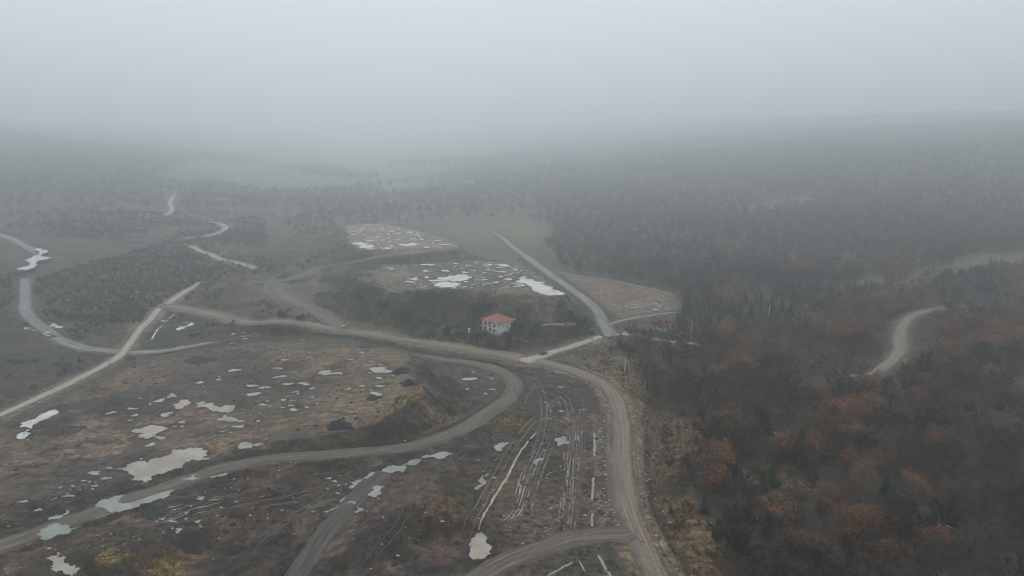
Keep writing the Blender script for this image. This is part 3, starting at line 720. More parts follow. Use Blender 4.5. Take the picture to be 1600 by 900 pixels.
scatter_puddles([(10, 790), (180, 725), (240, 710), (200, 760), (60, 800)], 14, .6, 1.8, 'sage')
scatter_puddles([(960, 478), (1050, 468), (1055, 484), (970, 494)], 10, .6, 2.0, 'silver')
scatter_puddles([(480, 480), (530, 505), (500, 508), (440, 462), (400, 445), (430, 440)], 12, .5, 1.8, 'silver')
scatter_puddles([(0, 380), (200, 330), (400, 330), (420, 440), (260, 470), (60, 500)], 22, .8, 3.5, 'silver')
scatter_puddles([(280, 760), (520, 730), (540, 790), (420, 860), (200, 840)], 22, .35, 1.5, 'clay')
scatter_puddles([(700, 575), (770, 585), (790, 605), (760, 635), (735, 615)], 9, .5, 1.5, 'clay')
scatter_puddles([(820, 590), (900, 605), (920, 640), (850, 660), (830, 620)], 14, .4, 1.6, 'pink')
scatter_puddles([(240, 490), (400, 512), (500, 530), (300, 545), (230, 555)], 10, .5, 1.8, 'silver')

def strip(pts, w, material, name, gaps=0.0, step=.6, amp=.75, zo=.05):
    """a long thin wet streak (broken up where gaps > 0), laid on the ground"""
    L = resample(np.concatenate([hits(pts), np.ones((len(pts), 1))], 1), step)[:, :2]
    x, y = L.T; s = np.arange(len(x)) * step
    keep = np.ones(len(x), bool) if gaps <= 0 else (fbm(s, s * 0 + rng.uniform(0, 99), 7, 3, 77) > gaps - .5)
    i = 0
    while i < len(x):
        if not keep[i]: i += 1; continue
        j = i
        while j < len(x) and keep[j]: j += 1
        if j - i >= 3:
            xs, ys = x[i:j], y[i:j]; n = j - i
            tx, ty = np.gradient(xs), np.gradient(ys); l_ = np.hypot(tx, ty) + 1e-9; tx /= l_; ty /= l_
            prof = np.sin(np.linspace(.25, math.pi - .25, n)) ** .5 * w / 2
            a = prof * (1 + amp * fbm(np.arange(n) * 1.0, np.full(n, i * 1.7 + w), 4, 2, 5)); b = prof * (1 + amp * fbm(np.arange(n) * 1.0, np.full(n, i * 2.9 + w), 4, 2, 6))
            P = np.concatenate([np.stack([xs + ty * a, ys - tx * a], -1), np.stack([xs - ty * b, ys + tx * b], -1)[::-1]])
            PUDDLES.append((P, np.concatenate([height(xs, ys), height(xs, ys)[::-1]]) + zo, material, name))
        i = j
STRIPS = []   # laid after the ground is final
STRIPS += [([(748, 828), (765, 790), (790, 750), (808, 715), (825, 690), (838, 676)], .9, 'clay', .18), ([(930, 648), (929, 680), (929, 720), (926, 770), (925, 822)], 1.0, 'sage', .3)]
for k, off in enumerate((0, 5, 9, 14)):
    STRIPS.append(([(896 + off, 672), (892 + off, 710), (886 + off, 760), (884 + off * 1.1, 800), (880 + off * 1.2, 828)], .45, 'pink', .45))
for k, off in enumerate((0, 7, 13)):
    STRIPS.append(([(852 + off, 684), (836 + off, 705), (824 + off, 730), (812 + off, 765), (800 + off, 800), (785 + off, 815)], .4, 'pink', .45))
STRIPS += [([(800, 790), (830, 800), (855, 815), (880, 832)], .4, 'clay', .5), ([(796, 796), (820, 808), (845, 824)], .4, 'clay', .5)]
STRIPS += [([(880, 652), (895, 660), (903, 672)], .5, 'clay', .4), ([(870, 655), (888, 665), (898, 676)], .5, 'clay', .4), ([(858, 674), (900, 674), (920, 675)], .3, 'clay', .3)]
STRIPS += [([(855, 900), (880, 886), (905, 876), (926, 868)], .8, 'pink', .22), ([(934, 868), (945, 885), (955, 902)], .9, 'pink', .2), ([(905, 876), (915, 895)], .35, 'clay', .3)]
STRIPS += [([(250, 512), (240, 525), (235, 537)], .9, 'silver', .2), ([(273, 491), (262, 500), (250, 512)], .8, 'silver', .2), ([(255, 548), (300, 538), (360, 528), (420, 518)], .8, 'silver', .4)]
for k in range(7):
    a = 280 + k * 7; STRIPS.append(([(a - 60, 800 + k * 3.2), (a - 20, 790 + k * 2.6), (a + 40, 776 + k * 2)], .42, 'clay', .42))
for k in range(5):
    STRIPS.append(([(300 + k * 4, 772 + k * 3.4), (350, 767 + k * 3.2), (405, 768 + k * 2.4)], .4, 'clay', .42))
for k in range(5):
    STRIPS.append(([(130 + k * 15, 878 + k), (165 + k * 12, 868 + k * 2), (200 + k * 14, 862)], .4, 'clay', .5))
STRIPS += [([(50, 842), (120, 832), (180, 815), (225, 798)], .5, 'sage', .4), ([(150, 810), (190, 797), (225, 790)], .5, 'sage', .3)]
# tracks with dried edges beside the haul road
for k in range(9):
    o = rng.uniform(-14, 14); STRIPS.append(([(893 + o, 668 + rng.uniform(0, 20)), (890 + o, 715), (886 + o * 1.1, 762), (880 + o * 1.2, 800 + rng.uniform(0, 25))], .28, 'pink', .5))
for k in range(8):
    o = rng.uniform(-4, 30); STRIPS.append(([(846 + o, 684 + rng.uniform(0, 15)), (828 + o, 715), (814 + o, 750), (804 + o * .9, 785 + rng.uniform(0, 20))], .28, 'pink', .52))
for k in range(8):
    a = rng.uniform(845, 880); b = rng.uniform(740, 830); STRIPS.append(([(a - 12, b + 5), (a, b + rng.uniform(-2, 2)), (a + 14, b - 4)], .3, 'clay', .45))
for k in range(8):
    a = rng.uniform(845, 915); b = rng.uniform(600, 660); STRIPS.append(([(a - 5, b - 9), (a + 2, b), (a + 7, b + 10)], .35, 'pink', .4))
STRIPS_MUD = [([(1008, 655), (1004, 700), (1006, 750), (1016, 800), (1040, 850), (1070, 900)], .7), ([(998, 640), (994, 700), (997, 760), (1010, 815), (1035, 860), (1058, 900)], .6),
              ([(948, 650), (948, 700), (950, 760), (962, 800), (978, 835)], .5), ([(955, 850), (975, 880), (985, 905)], .5)]

# ------------------------------------------------------------------ terrain mesh
def build_terrain():
    ny, nx = H.shape
    v = np.stack([XX, YY, H], -1).reshape(-1, 3).astype(np.float32)
    i = np.arange(ny - 1)[:, None] * nx + np.arange(nx - 1)[None, :]
    q = np.stack([i, i + 1, i + nx + 1, i + nx], -1).reshape(-1, 4).astype(np.int32)
    me = bpy.data.meshes.new('terrain'); me.vertices.add(len(v)); me.vertices.foreach_set('co', v.ravel())
    me.loops.add(q.size); me.loops.foreach_set('vertex_index', q.ravel())
    me.polygons.add(len(q)); me.polygons.foreach_set('loop_start', np.arange(0, q.size, 4, dtype=np.int32))
    me.polygons.foreach_set('use_smooth', np.ones(len(q), bool))
    me.update(calc_edges=True)
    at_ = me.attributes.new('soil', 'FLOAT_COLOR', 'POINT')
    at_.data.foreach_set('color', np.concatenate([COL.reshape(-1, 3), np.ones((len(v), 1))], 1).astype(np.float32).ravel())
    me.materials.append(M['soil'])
    o = bpy.data.objects.new('ground', me); C.objects.link(o)
    return tag(o, kind='structure')
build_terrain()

for pts, w, mt, g in STRIPS: strip(pts, w * .85, M[mt], 'wet_rut', g + (.12 if g > .35 else 0))
for k, (pts, w) in enumerate(STRIPS_MUD):
    road('mud_berm_track', pts, w, M['rut'], bed=False, ragged=.2, crown=.06, sm=1, step=.8, zoff=.015)
def wheel_pair(pts, m, gauge=2.0, w=.55):
    for q in (-1, 1):
        P = hits(pts); L = resample(np.concatenate([P, np.ones((len(P), 1))], 1), .8)[:, :2]
        tx, ty = np.gradient(L[:, 0]), np.gradient(L[:, 1]); l_ = np.hypot(tx, ty) + 1e-9
        x, y = L[:, 0] + ty / l_ * gauge / 2 * q, L[:, 1] - tx / l_ * gauge / 2 * q
        n = len(x); s = np.arange(n) * .8; hw = w / 2 * (1 + .5 * fbm(s, s * 0 + q, 5, 3, 23)) * np.sin(np.linspace(.05, math.pi - .05, n)) ** .3
        z = height(x, y); nx, ny = ty / l_, -tx / l_
        v = np.concatenate([np.stack([x + nx * hw * f, y + ny * hw * f, z + (.10 if f == 0 else .0)], -1) for f in (-1, 0, 1)])
        o = mesh_obj('wheel_track', v, [(j * n + i, j * n + i + 1, (j + 1) * n + i + 1, (j + 1) * n + i) for j in range(2) for i in range(n - 1)], m, smooth=True)
        ul = o.data.uv_layers.new(name='UVMap'); li = np.zeros(len(o.data.loops), np.int32); o.data.loops.foreach_get('vertex_index', li)
        uv = np.concatenate([np.stack([hw * f, s], -1) for f in (-1, 0, 1)]); ul.data.foreach_set('uv', uv[li].astype(np.float32).ravel())
        tag(o, kind='structure')
for a, b in ((0, 0), (12, 8), (26, 14), (-14, -6)):
    wheel_pair([(120 + a, 742 - b * .3), (220 + a, 700 - b), (340 + a, 665 - b), (450 + a, 628 - b), (560 + a * .4, 590 - b)], M['rut' if a % 4 else 'dark'])
wheel_pair([(60, 730), (160, 690), (260, 640), (330, 600), (420, 560), (520, 542)], M['dark']); wheel_pair([(180, 640), (280, 620), (400, 612), (520, 625), (600, 610)], M['rut']); wheel_pair([(300, 700), (380, 660), (470, 640), (560, 650)], M['dark'])
wheel_pair([(250, 590), (350, 575), (450, 560), (560, 552), (620, 560)], M['rut']); wheel_pair([(200, 845), (300, 812), (400, 790), (480, 770), (540, 745)], M['rut']); wheel_pair([(170, 850), (280, 800), (360, 775), (440, 765)], M['rut'])
wheel_pair([(330, 905), (400, 850), (470, 800), (530, 760)], M['dark']); wheel_pair([(560, 900), (600, 850), (640, 790), (690, 730), (740, 690)], M['dark']); wheel_pair([(700, 885), (730, 830), (760, 770), (800, 700), (840, 650), (880, 615)], M['rut'])
for q in range(5): wheel_pair([(896 + q * 4, 640), (893 + q * 4, 700), (887 + q * 4.5, 760), (882 + q * 5, 825)], M['rut' if q % 2 else 'dark'], 1.6, .4)
for q in range(4): wheel_pair([(862 + q * 5, 655), (838 + q * 6, 705), (815 + q * 7, 760), (790 + q * 8, 815)], M['rut' if q % 2 else 'dark'], 1.6, .4)
wheel_pair([(860, 600), (885, 625), (893, 660), (890, 700)], M['rut']); wheel_pair([(835, 590), (850, 630), (845, 680), (825, 730)], M['rut']); wheel_pair([(780, 835), (840, 800), (900, 780)], M['rut'], 1.8, .4); wheel_pair([(770, 815), (840, 830), (920, 825)], M['dark'], 1.8, .4)
for P, z, mt, nm in PUDDLES:
    if nm == 'puddle': 
        q_h = height(np.concatenate([P[:, 0], P[:, 0] * .5 + P[:, 0].mean() * .5]), np.concatenate([P[:, 1], P[:, 1] * .5 + P[:, 1].mean() * .5])); far_ = P[:, 1].mean() > 340
        z = np.maximum(z, np.percentile(q_h, 96 if far_ else 70) + (.10 if far_ else .04))
    tag(mesh_obj(nm, np.concatenate([P, z[:, None]], 1), [tuple(range(len(P)))] if nm == 'puddle' else
                 [(i, i + 1, len(P) - 2 - i, len(P) - 1 - i) for i in range(len(P) // 2 - 1)], mt), kind='structure')
# ------------------------------------------------------------------ trees: shapes
def bent(p0, d, length, r0, r1, n, rg, wob=.18, up=.0):
    pts = [np.array(p0, float)]; d = np.array(d, float); d /= np.linalg.norm(d)
    for k in range(n):
        d = d + rg.normal(0, wob, 3) + np.array((0, 0, up)); d /= np.linalg.norm(d)
        pts.append(pts[-1] + d * length / n)
    rr = np.linspace(r0, r1, n + 1)
    return pts, rr
def skeleton(mb, h, rg, limbs=8, first=.28, spread=.75, sides=5, trunk_top=.8, r=.16):
    """tapered trunk with limbs; returns limb polylines"""
    tp, tr = bent((0, 0, -.4), (rg.normal(0, .06), rg.normal(0, .06), 1), h * trunk_top, r, r * .22, 5, rg, .07, .05)
    for a, b, c, d in zip(tp, tp[1:], tr, tr[1:]): mb.tube(a, b, c, d, sides, False)
    L = [(tp, tr)]
    for k in range(limbs):
        f = first + (1 - first) * (k + rg.random() * .6) / limbs * .95
        i = min(int(f * 5), 4); q = tp[i] + (tp[i + 1] - tp[i]) * (f * 5 - i)
        an = k * 2.4 + rg.uniform(-.5, .5)
        ln = h * (.50 - .26 * f) * rg.uniform(.8, 1.25) * spread / .75
        lp, lr = bent(q, (math.cos(an), math.sin(an), rg.uniform(.45, 1.1)), ln, r * .42 * (1.1 - f * .6), .02, 4, rg, .2, .08)
        for a, b, c, d in zip(lp, lp[1:], lr, lr[1:]): mb.tube(a, b, c, d, 4, False)
        L.append((lp, lr))
    return L
def twigs(mb, L, n, lo, hi, width, rg, upw=.35):
    for _ in range(n):
        lp, lr = L[rg.integers(0, len(L))]
        if lp is L[0][0]: t = rg.uniform(.55, 1)
        else: t = rg.uniform(.25, 1) ** .8
        i = min(int(t * (len(lp) - 1)), len(lp) - 2); f = t * (len(lp) - 1) - i
        q = lp[i] + (lp[i + 1] - lp[i]) * f
        d = (lp[i + 1] - lp[i]); d = d / (np.linalg.norm(d) + 1e-9) * .7 + rg.normal(0, .75, 3) + np.array((0, 0, upw)); d /= np.linalg.norm(d)
        ln = rg.uniform(lo, hi); s = np.cross(d, rg.normal(0, 1, 3)); s /= np.linalg.norm(s) + 1e-9
        a = q + d * ln; m_ = q + d * ln * .55 + rg.normal(0, .08 * ln, 3)
        w = width * rg.uniform(.6, 1.3)
        mb.add([q - s * w, q + s * w, m_ + s * w * .8, a, m_ - s * w * .8], [(0, 1, 2, 3, 4)])
        for _k in range(2):
            e = d + rg.normal(0, .6, 3); e /= np.linalg.norm(e)
            mb.add([m_ - s * w * .6, m_ + s * w * .6, m_ + e * ln * .6], [(0, 1, 2)])
def leaves(mb, L, n, size, rg, clump=.55):
    for _ in range(n):
        lp, lr = L[rg.integers(0, len(L))]; t = rg.uniform(.45, 1.0)
        i = min(int(t * (len(lp) - 1)), len(lp) - 2); f = t * (len(lp) - 1) - i
        c = lp[i] + (lp[i + 1] - lp[i]) * f + rg.normal(0, clump, 3) * (.5 if lp is L[0][0] else 1)
        u = rg.normal(0, 1, 3); u /= np.linalg.norm(u); v = np.cross(u, rg.normal(0, 1, 3)); v /= np.linalg.norm(v) + 1e-9
        s = size * rg.uniform(.6, 1.4)
        mb.add([c - u * s, c + v * s * .6, c + u * s, c - v * s * .6], [(0, 1, 2, 3)])
def make_bare(seed, h, nt=560, width=.05):
    rg = np.random.default_rng(seed); t = MB(); L = skeleton(t, h, rg, 10, .25, .85, r=.018 * h); c = MB(); twigs(c, L, nt, .7, 1.7, width, rg)
    return t, c
def make_russet(seed, h, nl=900):
    rg = np.random.default_rng(seed); t = MB(); L = skeleton(t, h, rg, 11, .25, .95, r=.02 * h); c = MB(); leaves(c, L, nl, .26, rg, .62)
    return t, c
def make_conifer(seed, h):
    rg = np.random.default_rng(seed); t = MB().tube((0, 0, -.4), (0, 0, h * .97), .16, .03, 6, False); c = MB()
    n = int(h * 7)
    for k in range(n):
        z = h * (.10 + .9 * k / n); r = (h * .27) * (1 - k / n) ** .85 * rg.uniform(.75, 1.2) + .18
        for j in range(9):
            an = rg.uniform(0, 6.283); d = np.array((math.cos(an), math.sin(an), rg.uniform(-.35, .12))); s = np.array((-math.sin(an), math.cos(an), 0)) * (.16 + .14 * r)
            b = np.array((0, 0, z)); m_ = b + d * r * .6
            c.add([b, m_ - s + (0, 0, -.12), b + d * r, m_ + s + (0, 0, .05)], [(0, 1, 2, 3)])
    return t, c
def make_bush(seed, r=1.4, nt=230, leafy=0):
    rg = np.random.default_rng(seed); t = MB(); L = []
    for k in range(7):
        an = k * .9 + rg.uniform(-.3, .3)
        lp, lr = bent((rg.normal(0, .2), rg.normal(0, .2), -.2), (math.cos(an) * .8, math.sin(an) * .8, rg.uniform(.5, 1.4)), r * rg.uniform(.8, 1.4), .05, .015, 4, rg, .2, .05)
        for a, b, c_, d in zip(lp, lp[1:], lr, lr[1:]): t.tube(a, b, c_, d, 3, False)
        L.append((lp, lr))
    c = MB(); twigs(c, L, nt, .35, .95, .03, rg, .25)
    if leafy: leaves(c, L, leafy, .17, rg, .32)
    return t, c
def data(mb, name, m): 
    o = mb.build(name, m, link=False); me = o.data; bpy.data.objects.remove(o); return me
KINDS = {
    'bare': [(data(t, 'trunk', M['bark'] if len(c.v) % 3 else M['palebark']), data(c, 'crown', M['twig'])) for t, c in (make_bare(100 + k, 7.5 + .4 * k) for k in range(8))],
    'russet': [(data(t, 'trunk', M['bark']), data(c, 'crown', M['russet'])) for t, c in (make_russet(200 + k, 6.5 + .5 * k) for k in range(5))],
    'conifer': [(data(t, 'trunk', M['bark']), data(c, 'crown', M['needle'])) for t, c in (make_conifer(300 + k, 6.5 + 1.0 * k) for k in range(4))],
    'shrub': [(data(t, 'stem', M['bark']), data(c, 'foliage', M['bushgreen'])) for t, c in (make_bush(400 + k, 1.7, 260, 260) for k in range(4))],
}
NAMES = {'bare': 'bare_tree', 'russet': 'russet_oak_tree', 'conifer': 'conifer_tree', 'shrub': 'shrub'}
CATS = {'bare': 'tree', 'russet': 'tree', 'conifer': 'tree', 'shrub': 'shrub'}
def plant(kind, x, y, s, label, group, z=None):
    a, b = KINDS[kind][rng.integers(0, len(KINDS[kind]))]
    e = empty(NAMES[kind], (x, y, float(height(x, y)) if z is None else z), rng.uniform(0, 6.283), s)
    for me in (a, b):
        o = bpy.data.objects.new(me.name.split('.')[0], me); C.objects.link(o); o.parent = e
    return tag(e, label, CATS[kind], group)

def scatter(name, pts, scl, variants, label, cat, seed=0):
    """one mass of plants that nobody could count"""
    rg = np.random.default_rng(seed)
    col = bpy.data.collections.new(name + '_shapes')
    for k, (t, c, mt, mc) in enumerate(variants):
        v = t.v + c.v; f = t.f + [tuple(i + len(t.v) for i in q) for q in c.f]
        me = bpy.data.meshes.new(name); me.from_pydata(v, [], f); me.materials.append(mt); me.materials.append(mc)
        me.polygons.foreach_set('material_index', [0] * len(t.f) + [1] * len(c.f))
        col.objects.link(bpy.data.objects.new('%s_%02d' % (name, k), me))
    me = bpy.data.meshes.new(name); me.vertices.add(len(pts)); me.vertices.foreach_set('co', np.asarray(pts, np.float32).ravel())
    a = me.attributes.new('turn', 'FLOAT', 'POINT'); a.data.foreach_set('value', rg.uniform(0, 6.283, len(pts)).astype(np.float32))
    a = me.attributes.new('size', 'FLOAT', 'POINT'); a.data.foreach_set('value', np.asarray(scl, np.float32))
    a = me.attributes.new('pick', 'INT', 'POINT'); a.data.foreach_set('value', rg.integers(0, len(variants), len(pts)).astype(np.int32))
    o = bpy.data.objects.new(name, me); C.objects.link(o)
    g = bpy.data.node_groups.new(name, 'GeometryNodeTree')
    g.interface.new_socket('Geometry', in_out='INPUT', socket_type='NodeSocketGeometry'); g.interface.new_socket('Geometry', in_out='OUTPUT', socket_type='NodeSocketGeometry')
    gi, go = g.nodes.new('NodeGroupInput'), g.nodes.new('NodeGroupOutput')
    ci = g.nodes.new('GeometryNodeCollectionInfo'); ci.inputs['Collection'].default_value = col
    ci.inputs['Separate Children'].default_value = True; ci.inputs['Reset Children'].default_value = True
    ip = g.nodes.new('GeometryNodeInstanceOnPoints'); ip.inputs['Pick Instance'].default_value = True
    def attr(nm, typ):
        n = g.nodes.new('GeometryNodeInputNamedAttribute'); n.data_type = typ; n.inputs['Name'].default_value = nm; return n.outputs['Attribute']
    cx = g.nodes.new('ShaderNodeCombineXYZ'); g.links.new(attr('turn', 'FLOAT'), cx.inputs['Z'])
    g.links.new(gi.outputs[0], ip.inputs['Points']); g.links.new(ci.outputs[0], ip.inputs['Instance'])
    g.links.new(attr('pick', 'INT'), ip.inputs['Instance Index']); g.links.new(cx.outputs[0], ip.inputs['Rotation']); g.links.new(attr('size', 'FLOAT'), ip.inputs['Scale'])
    g.links.new(ip.outputs[0], go.inputs[0])
    md = o.modifiers.new('scatter', 'NODES'); md.node_group = g
    return tag(o, label, cat, kind='stuff')

# ------------------------------------------------------------------ trees: where they stand
def jitter_grid(x0, x1, y0, y1, cell, rg):
    gx, gy = np.meshgrid(np.arange(x0, x1, cell), np.arange(y0, y1, cell))
    return (gx + rg.uniform(-.48, .48, gx.shape) * cell).ravel(), (gy + rg.uniform(-.48, .48, gy.shape) * cell).ravel()
def road_gap(x, y):
    d = np.full(x.shape, 1e9)
    for rx, ry, hw in ROADS:
        st = 3 if len(rx) > 40 else 1
        for a, b, w in zip(rx[::st], ry[::st], hw[::st]): d = np.minimum(d, np.hypot(x - a, y - b) - w)
    return d
def inside_any(u, v, polys):
    r = np.zeros(u.shape, bool)
    for p in polys: r |= in_poly(u, v, p)
    return r
WOOD = [(966, 527), (985, 545), (1000, 600), (1014, 650), (1030, 740), (1050, 800), (1100, 900), (1150, 1200), (2600, 1200), (2600, 100), (1000, 225), (850, 300), (845, 388), (880, 424), (1000, 446), (1066, 462), (1068, 488), (1056, 505), (1020, 515), (1000, 524)]
CLEAR = [[(1005, 630), (1075, 640), (1112, 690), (1090, 745), (1062, 772), (1092, 790), (1125, 830), (1150, 905), (1140, 960), (1060, 960), (1000, 800)],
         [(1155, 732), (1232, 722), (1268, 755), (1232, 806), (1180, 795)], [(1262, 462), (1340, 444), (1450, 424), (1520, 400), (1700, 388), (1700, 420), (1560, 424), (1480, 436), (1400, 450), (1300, 468)],
         [(1150, 324), (1230, 311), (1300, 306), (1320, 312), (1240, 323), (1170, 332)], [(1565, 578), (1700, 570), (1700, 630), (1585, 618)],
         [(690, 350), (760, 343), (862, 350), (850, 380), (800, 394), (740, 384)], [(1090, 500), (1200, 497), (1330, 496), (1330, 508), (1200, 510), (1090, 514)],
         [(1026, 506), (1034, 494), (1052, 494), (1054, 508), (1046, 520), (1024, 521)]]
rg1 = np.random.default_rng(21)
# near wood, tree by tree
x, y = jitter_grid(20, 420, 95, 520, 5.0, rg1)
z = height(x, y); u, v, dep = project(x, y, z)
jx, jy = 9 * fbm(x, y, 14, 3, 36), 7 * fbm(x, y, 14, 3, 37)
wx, wy, ww = [r for r in ROADS if abs(r[0][0] - hits([(1530, 478)])[0][0]) < 3][0]
wd = np.min(np.hypot(x[:, None] - wx[None, ::2], (y[:, None] + 3.5) - wy[None, ::2]), 1)
k = in_poly(u + jx, v + jy, WOOD) & ~inside_any(u + jx, v + jy, CLEAR) & (road_gap(x, y) > 2.6) & (wd > 9.5) & (u < 2000) & (v < 1150)
den = fbm(x, y, 45, 3, 33)
k &= rg1.random(len(x)) < np.clip(.84 + .9 * den, .22, 1)
x, y, z, u, v, dep, den = (q[k] for q in (x, y, z, u, v, dep, den))
ru = fbm(x, y, 30, 3, 35)
kind = np.where((ru + rg1.normal(0, .22, len(x)) > np.where(v < 720, .15, .27)) & (u > 1110) & (v < 850), 1, 0)
SPOTS = [(1300, 655), (1275, 660), (1325, 668), (1350, 655), (1290, 680), (1205, 540), (1235, 545), (1165, 590), (1200, 665), (1385, 625), (1420, 630), (1440, 640), (1355, 735), (1325, 740), (1255, 575), (1300, 505), (1325, 495), (1500, 575), (1565, 555), (1460, 620),
         (1155, 675), (1215, 715), (1262, 710), (1305, 790), (1380, 735), (1345, 620), (1365, 640), (1520, 640), (1545, 605), (1185, 610), (1330, 700), (1270, 620), (1440, 590), (1540, 520), (1480, 530), (1580, 500), (1125, 690), (1458, 700), (1470, 870), (1350, 850), (1250, 880), (1345, 880), (1230, 505), (1265, 500)]
sx, sy = hit([p[0] for p in SPOTS], [p[1] for p in SPOTS])
for a, b in zip(sx, sy):
    q = np.hypot(x - a, y - b); kind[(q < 5.0)] = 1
GREENS = [(1100, 800), (1130, 822), (1148, 815), (1128, 765), (1165, 812), (1120, 840), (1415, 830), (1425, 800), (1395, 790), (1385, 770), (1205, 760), (1192, 770), (1500, 470), (1562, 640)]
GREENS += [(1058 + 5.4 * i + (i % 3) * 3, 507 - (i * 7) % 27 - (4 if i > 14 else 0)) for i in range(34)]
gx_, gy_ = hit([p[0] for p in GREENS], [p[1] for p in GREENS])
keep = np.ones(len(x), bool)
for a, b in zip(gx_, gy_): keep &= np.hypot(x - a, y - b) > 4.2
x, y, z, u, v, dep, den, kind = (q[keep] for q in (x, y, z, u, v, dep, den, kind))
scl = (.55 + .85 * rg1.random(len(x)) ** 1.1) * (1 + .25 * den)
frame = (u > -10) & (u < 1612) & (v < 925)
order = np.argsort(dep)
picked = {0: [], 1: []}
for i in order:
    if frame[i] and len(picked[kind[i]]) < 298: picked[kind[i]].append(i)
MARKS = [((976, 575), 'pole at the haul road bend'), ((1080, 520), 'pale pole by the pines'), ((1038, 512), 'red-roofed cottage'), ((1201, 495), 'pale pole on the hillside'), ((1360, 588), 'winding dirt road foot'), ((1406, 525), 'winding dirt road bend'),
         ((1480, 482), 'winding dirt road top'), ((1212, 765), 'forest clearing'), ((1285, 865), 'lower end of the forest path'), ((1050, 700), 'brown roadside bank'), ((1085, 860), 'ochre roadside bank'), ((1130, 805), 'young roadside conifers'), ((1300, 660), 'brightest russet cluster'),
         ((1590, 600), 'green clearing at the right edge'), ((1415, 800), 'conifers deep in the wood'), ((1590, 880), 'bottom right corner'), ((1560, 415), 'upper green field'), ((1590, 730), 'middle of the right edge'), ((1150, 620), 'shaded hollow of the wood'), ((1460, 690), 'dark right part of the wood')]
def where(u, v, s_, what):
    d = [(u - m[0][0]) ** 2 + (1.6 * (v - m[0][1])) ** 2 for m in MARKS]; (mu, mv), nm = MARKS[int(np.argmin(d))]
    du, dv = u - mu, 1.6 * (v - mv)
    side = ('right of' if du > 0 else 'left of') if abs(du) > abs(dv) else ('below' if dv > 0 else 'above')
    if abs(du) > 25 and abs(dv) > 25: side = ('below' if dv > 0 else 'above') + ' and ' + ('right of' if du > 0 else 'left of')
    size = 'small' if s_ < .82 else 'tall' if s_ > 1.10 else 'mid-sized'
    near_ = 'close ' if math.hypot(du, dv) < 45 else 'farther ' if math.hypot(du, dv) > 90 else ''
    return f'{size} {what} {near_}{side} the {nm}', f'{what}s around the {nm}'
def where_bare(u, v, s_): return where(u, v, s_, 'bare tree')
def where_russet(u, v, s_): return where(u, v, s_, 'rust-leafed oak')
for kk, nm, fn in ((0, 'bare', where_bare), (1, 'russet', where_russet)):
    for i in picked[kk]:
        lb, gr = fn(u[i], v[i], scl[i]); plant(nm, x[i], y[i], scl[i], lb, gr, z[i])
used = np.zeros(len(x), bool); used[picked[0] + picked[1]] = True
rest_bare = [(x[i], y[i], z[i], scl[i]) for i in np.where(~used & (kind == 0))[0]]
rest_rus = [(x[i], y[i], z[i], scl[i]) for i in np.where(~used & (kind == 1))[0]]
for j, (a, b, p) in enumerate(zip(gx_, gy_, GREENS)):
    if p[1] < 515 and p[0] < 1260: lb, gr = where(p[0], p[1], .7 + .4 * ((j * 7) % 5) / 4, 'dark green pine')[0], 'pines in the row behind the cottage'
    elif p[0] < 1180: lb, gr = ['lowest left', 'broad upper', 'right-hand', 'topmost', 'farthest right', 'bottom'][j % 6] + ' young green conifer on the bank right of the haul road', 'young conifers on the roadside bank'
    elif p[0] < 1300: lb, gr = 'small green conifer beside the forest clearing', 'small conifers beside the clearing'
    elif p[1] > 700: lb, gr = ['lowest', 'tallest', 'left-hand', 'topmost'][j % 4] + ' dark green conifer deep in the bare wood at lower right', 'conifers deep in the lower right wood'
    elif p[1] < 500: lb, gr = 'dark conifer beside the top of the winding dirt road', None
    else: lb, gr = 'dark conifer beside the green clearing at the right edge', None
    plant('conifer', a, b, rng.uniform(.62, .95) if p[1] > 600 else rng.uniform(.8, 1.1), lb, gr)

# farther wood, one mass
fx, fy, fs = [], [], []
for cell, d0, d1 in ((6.6, 480, 800), (9.0, 800, 1250), (12.5, 1250, 2100)):
    x, y = jitter_grid(-1500, 1700, 380, 2000, cell, rg1)
    dd = np.hypot(x, y); z = height(x, y); u, v, dep = project(x, y, z)
    k = (dd > d0 - (0 if d0 > 480 else 200)) & (dd < d1) & (u > -250) & (u < 1850)
    x, y, z, u, v, dd = (q[k] for q in (x, y, z, u, v, dd))
    ju, jv = 26 * fbm(x, y, 60, 3, 38), 9 * fbm(x, y, 60, 3, 39); u0, v0 = u, v; u, v = u + ju, v + jv
    n0 = fbm(x, y, 160, 3, 45)
    wood = in_poly(u, v, WOOD) & ((x > 420) | (y > 520) | (x < 20))
    open_ = in_poly(u, v, [(250, 285), (300, 250), (340, 228), (500, 212), (740, 212), (790, 240), (700, 272), (620, 290), (420, 300)]) & (n0 < .22)
    edge_ = sstep(352, 305, v0 + 40 * fbm(x, y, 90, 3, 46)); hill = (u < 900) & (v > 195) & (rg1.random(len(x)) < edge_)
    n_ = fbm(x, y, 120, 3, 44)
    k = (wood & (n_ > -.55)) | (hill & (n_ > -.45) & (rg1.random(len(x)) < .85))
    k &= ~inside_any(u, v, CLEAR) & (rg1.random(len(x)) < .92) & ~open_
    x, y, z = x[k], y[k], z[k]
    k = road_gap(x, y) > 4
    fx += list(x[k]); fy += list(y[k]); fs += list(rg1.uniform(.75, 1.25, k.sum()) * (1 + .05 * (cell - 7)))
pts = [(a, b, float(c)) for a, b, c in zip(fx, fy, height(np.array(fx), np.array(fy)))]
pick_r = rg1.random(len(pts)) < .07; pick_g = (rg1.random(len(pts)) < .035)
lowbare = [(*make_bare(500 + k, 8, 170, .075), M['bark'], M['twig']) for k in range(5)]
lowrus = [(*make_russet(520 + k, 7.5, 320), M['bark'], M['russet']) for k in range(3)]
cons = [(*make_conifer(540 + k, 8.5), M['bark'], M['needle']) for k in range(3)]
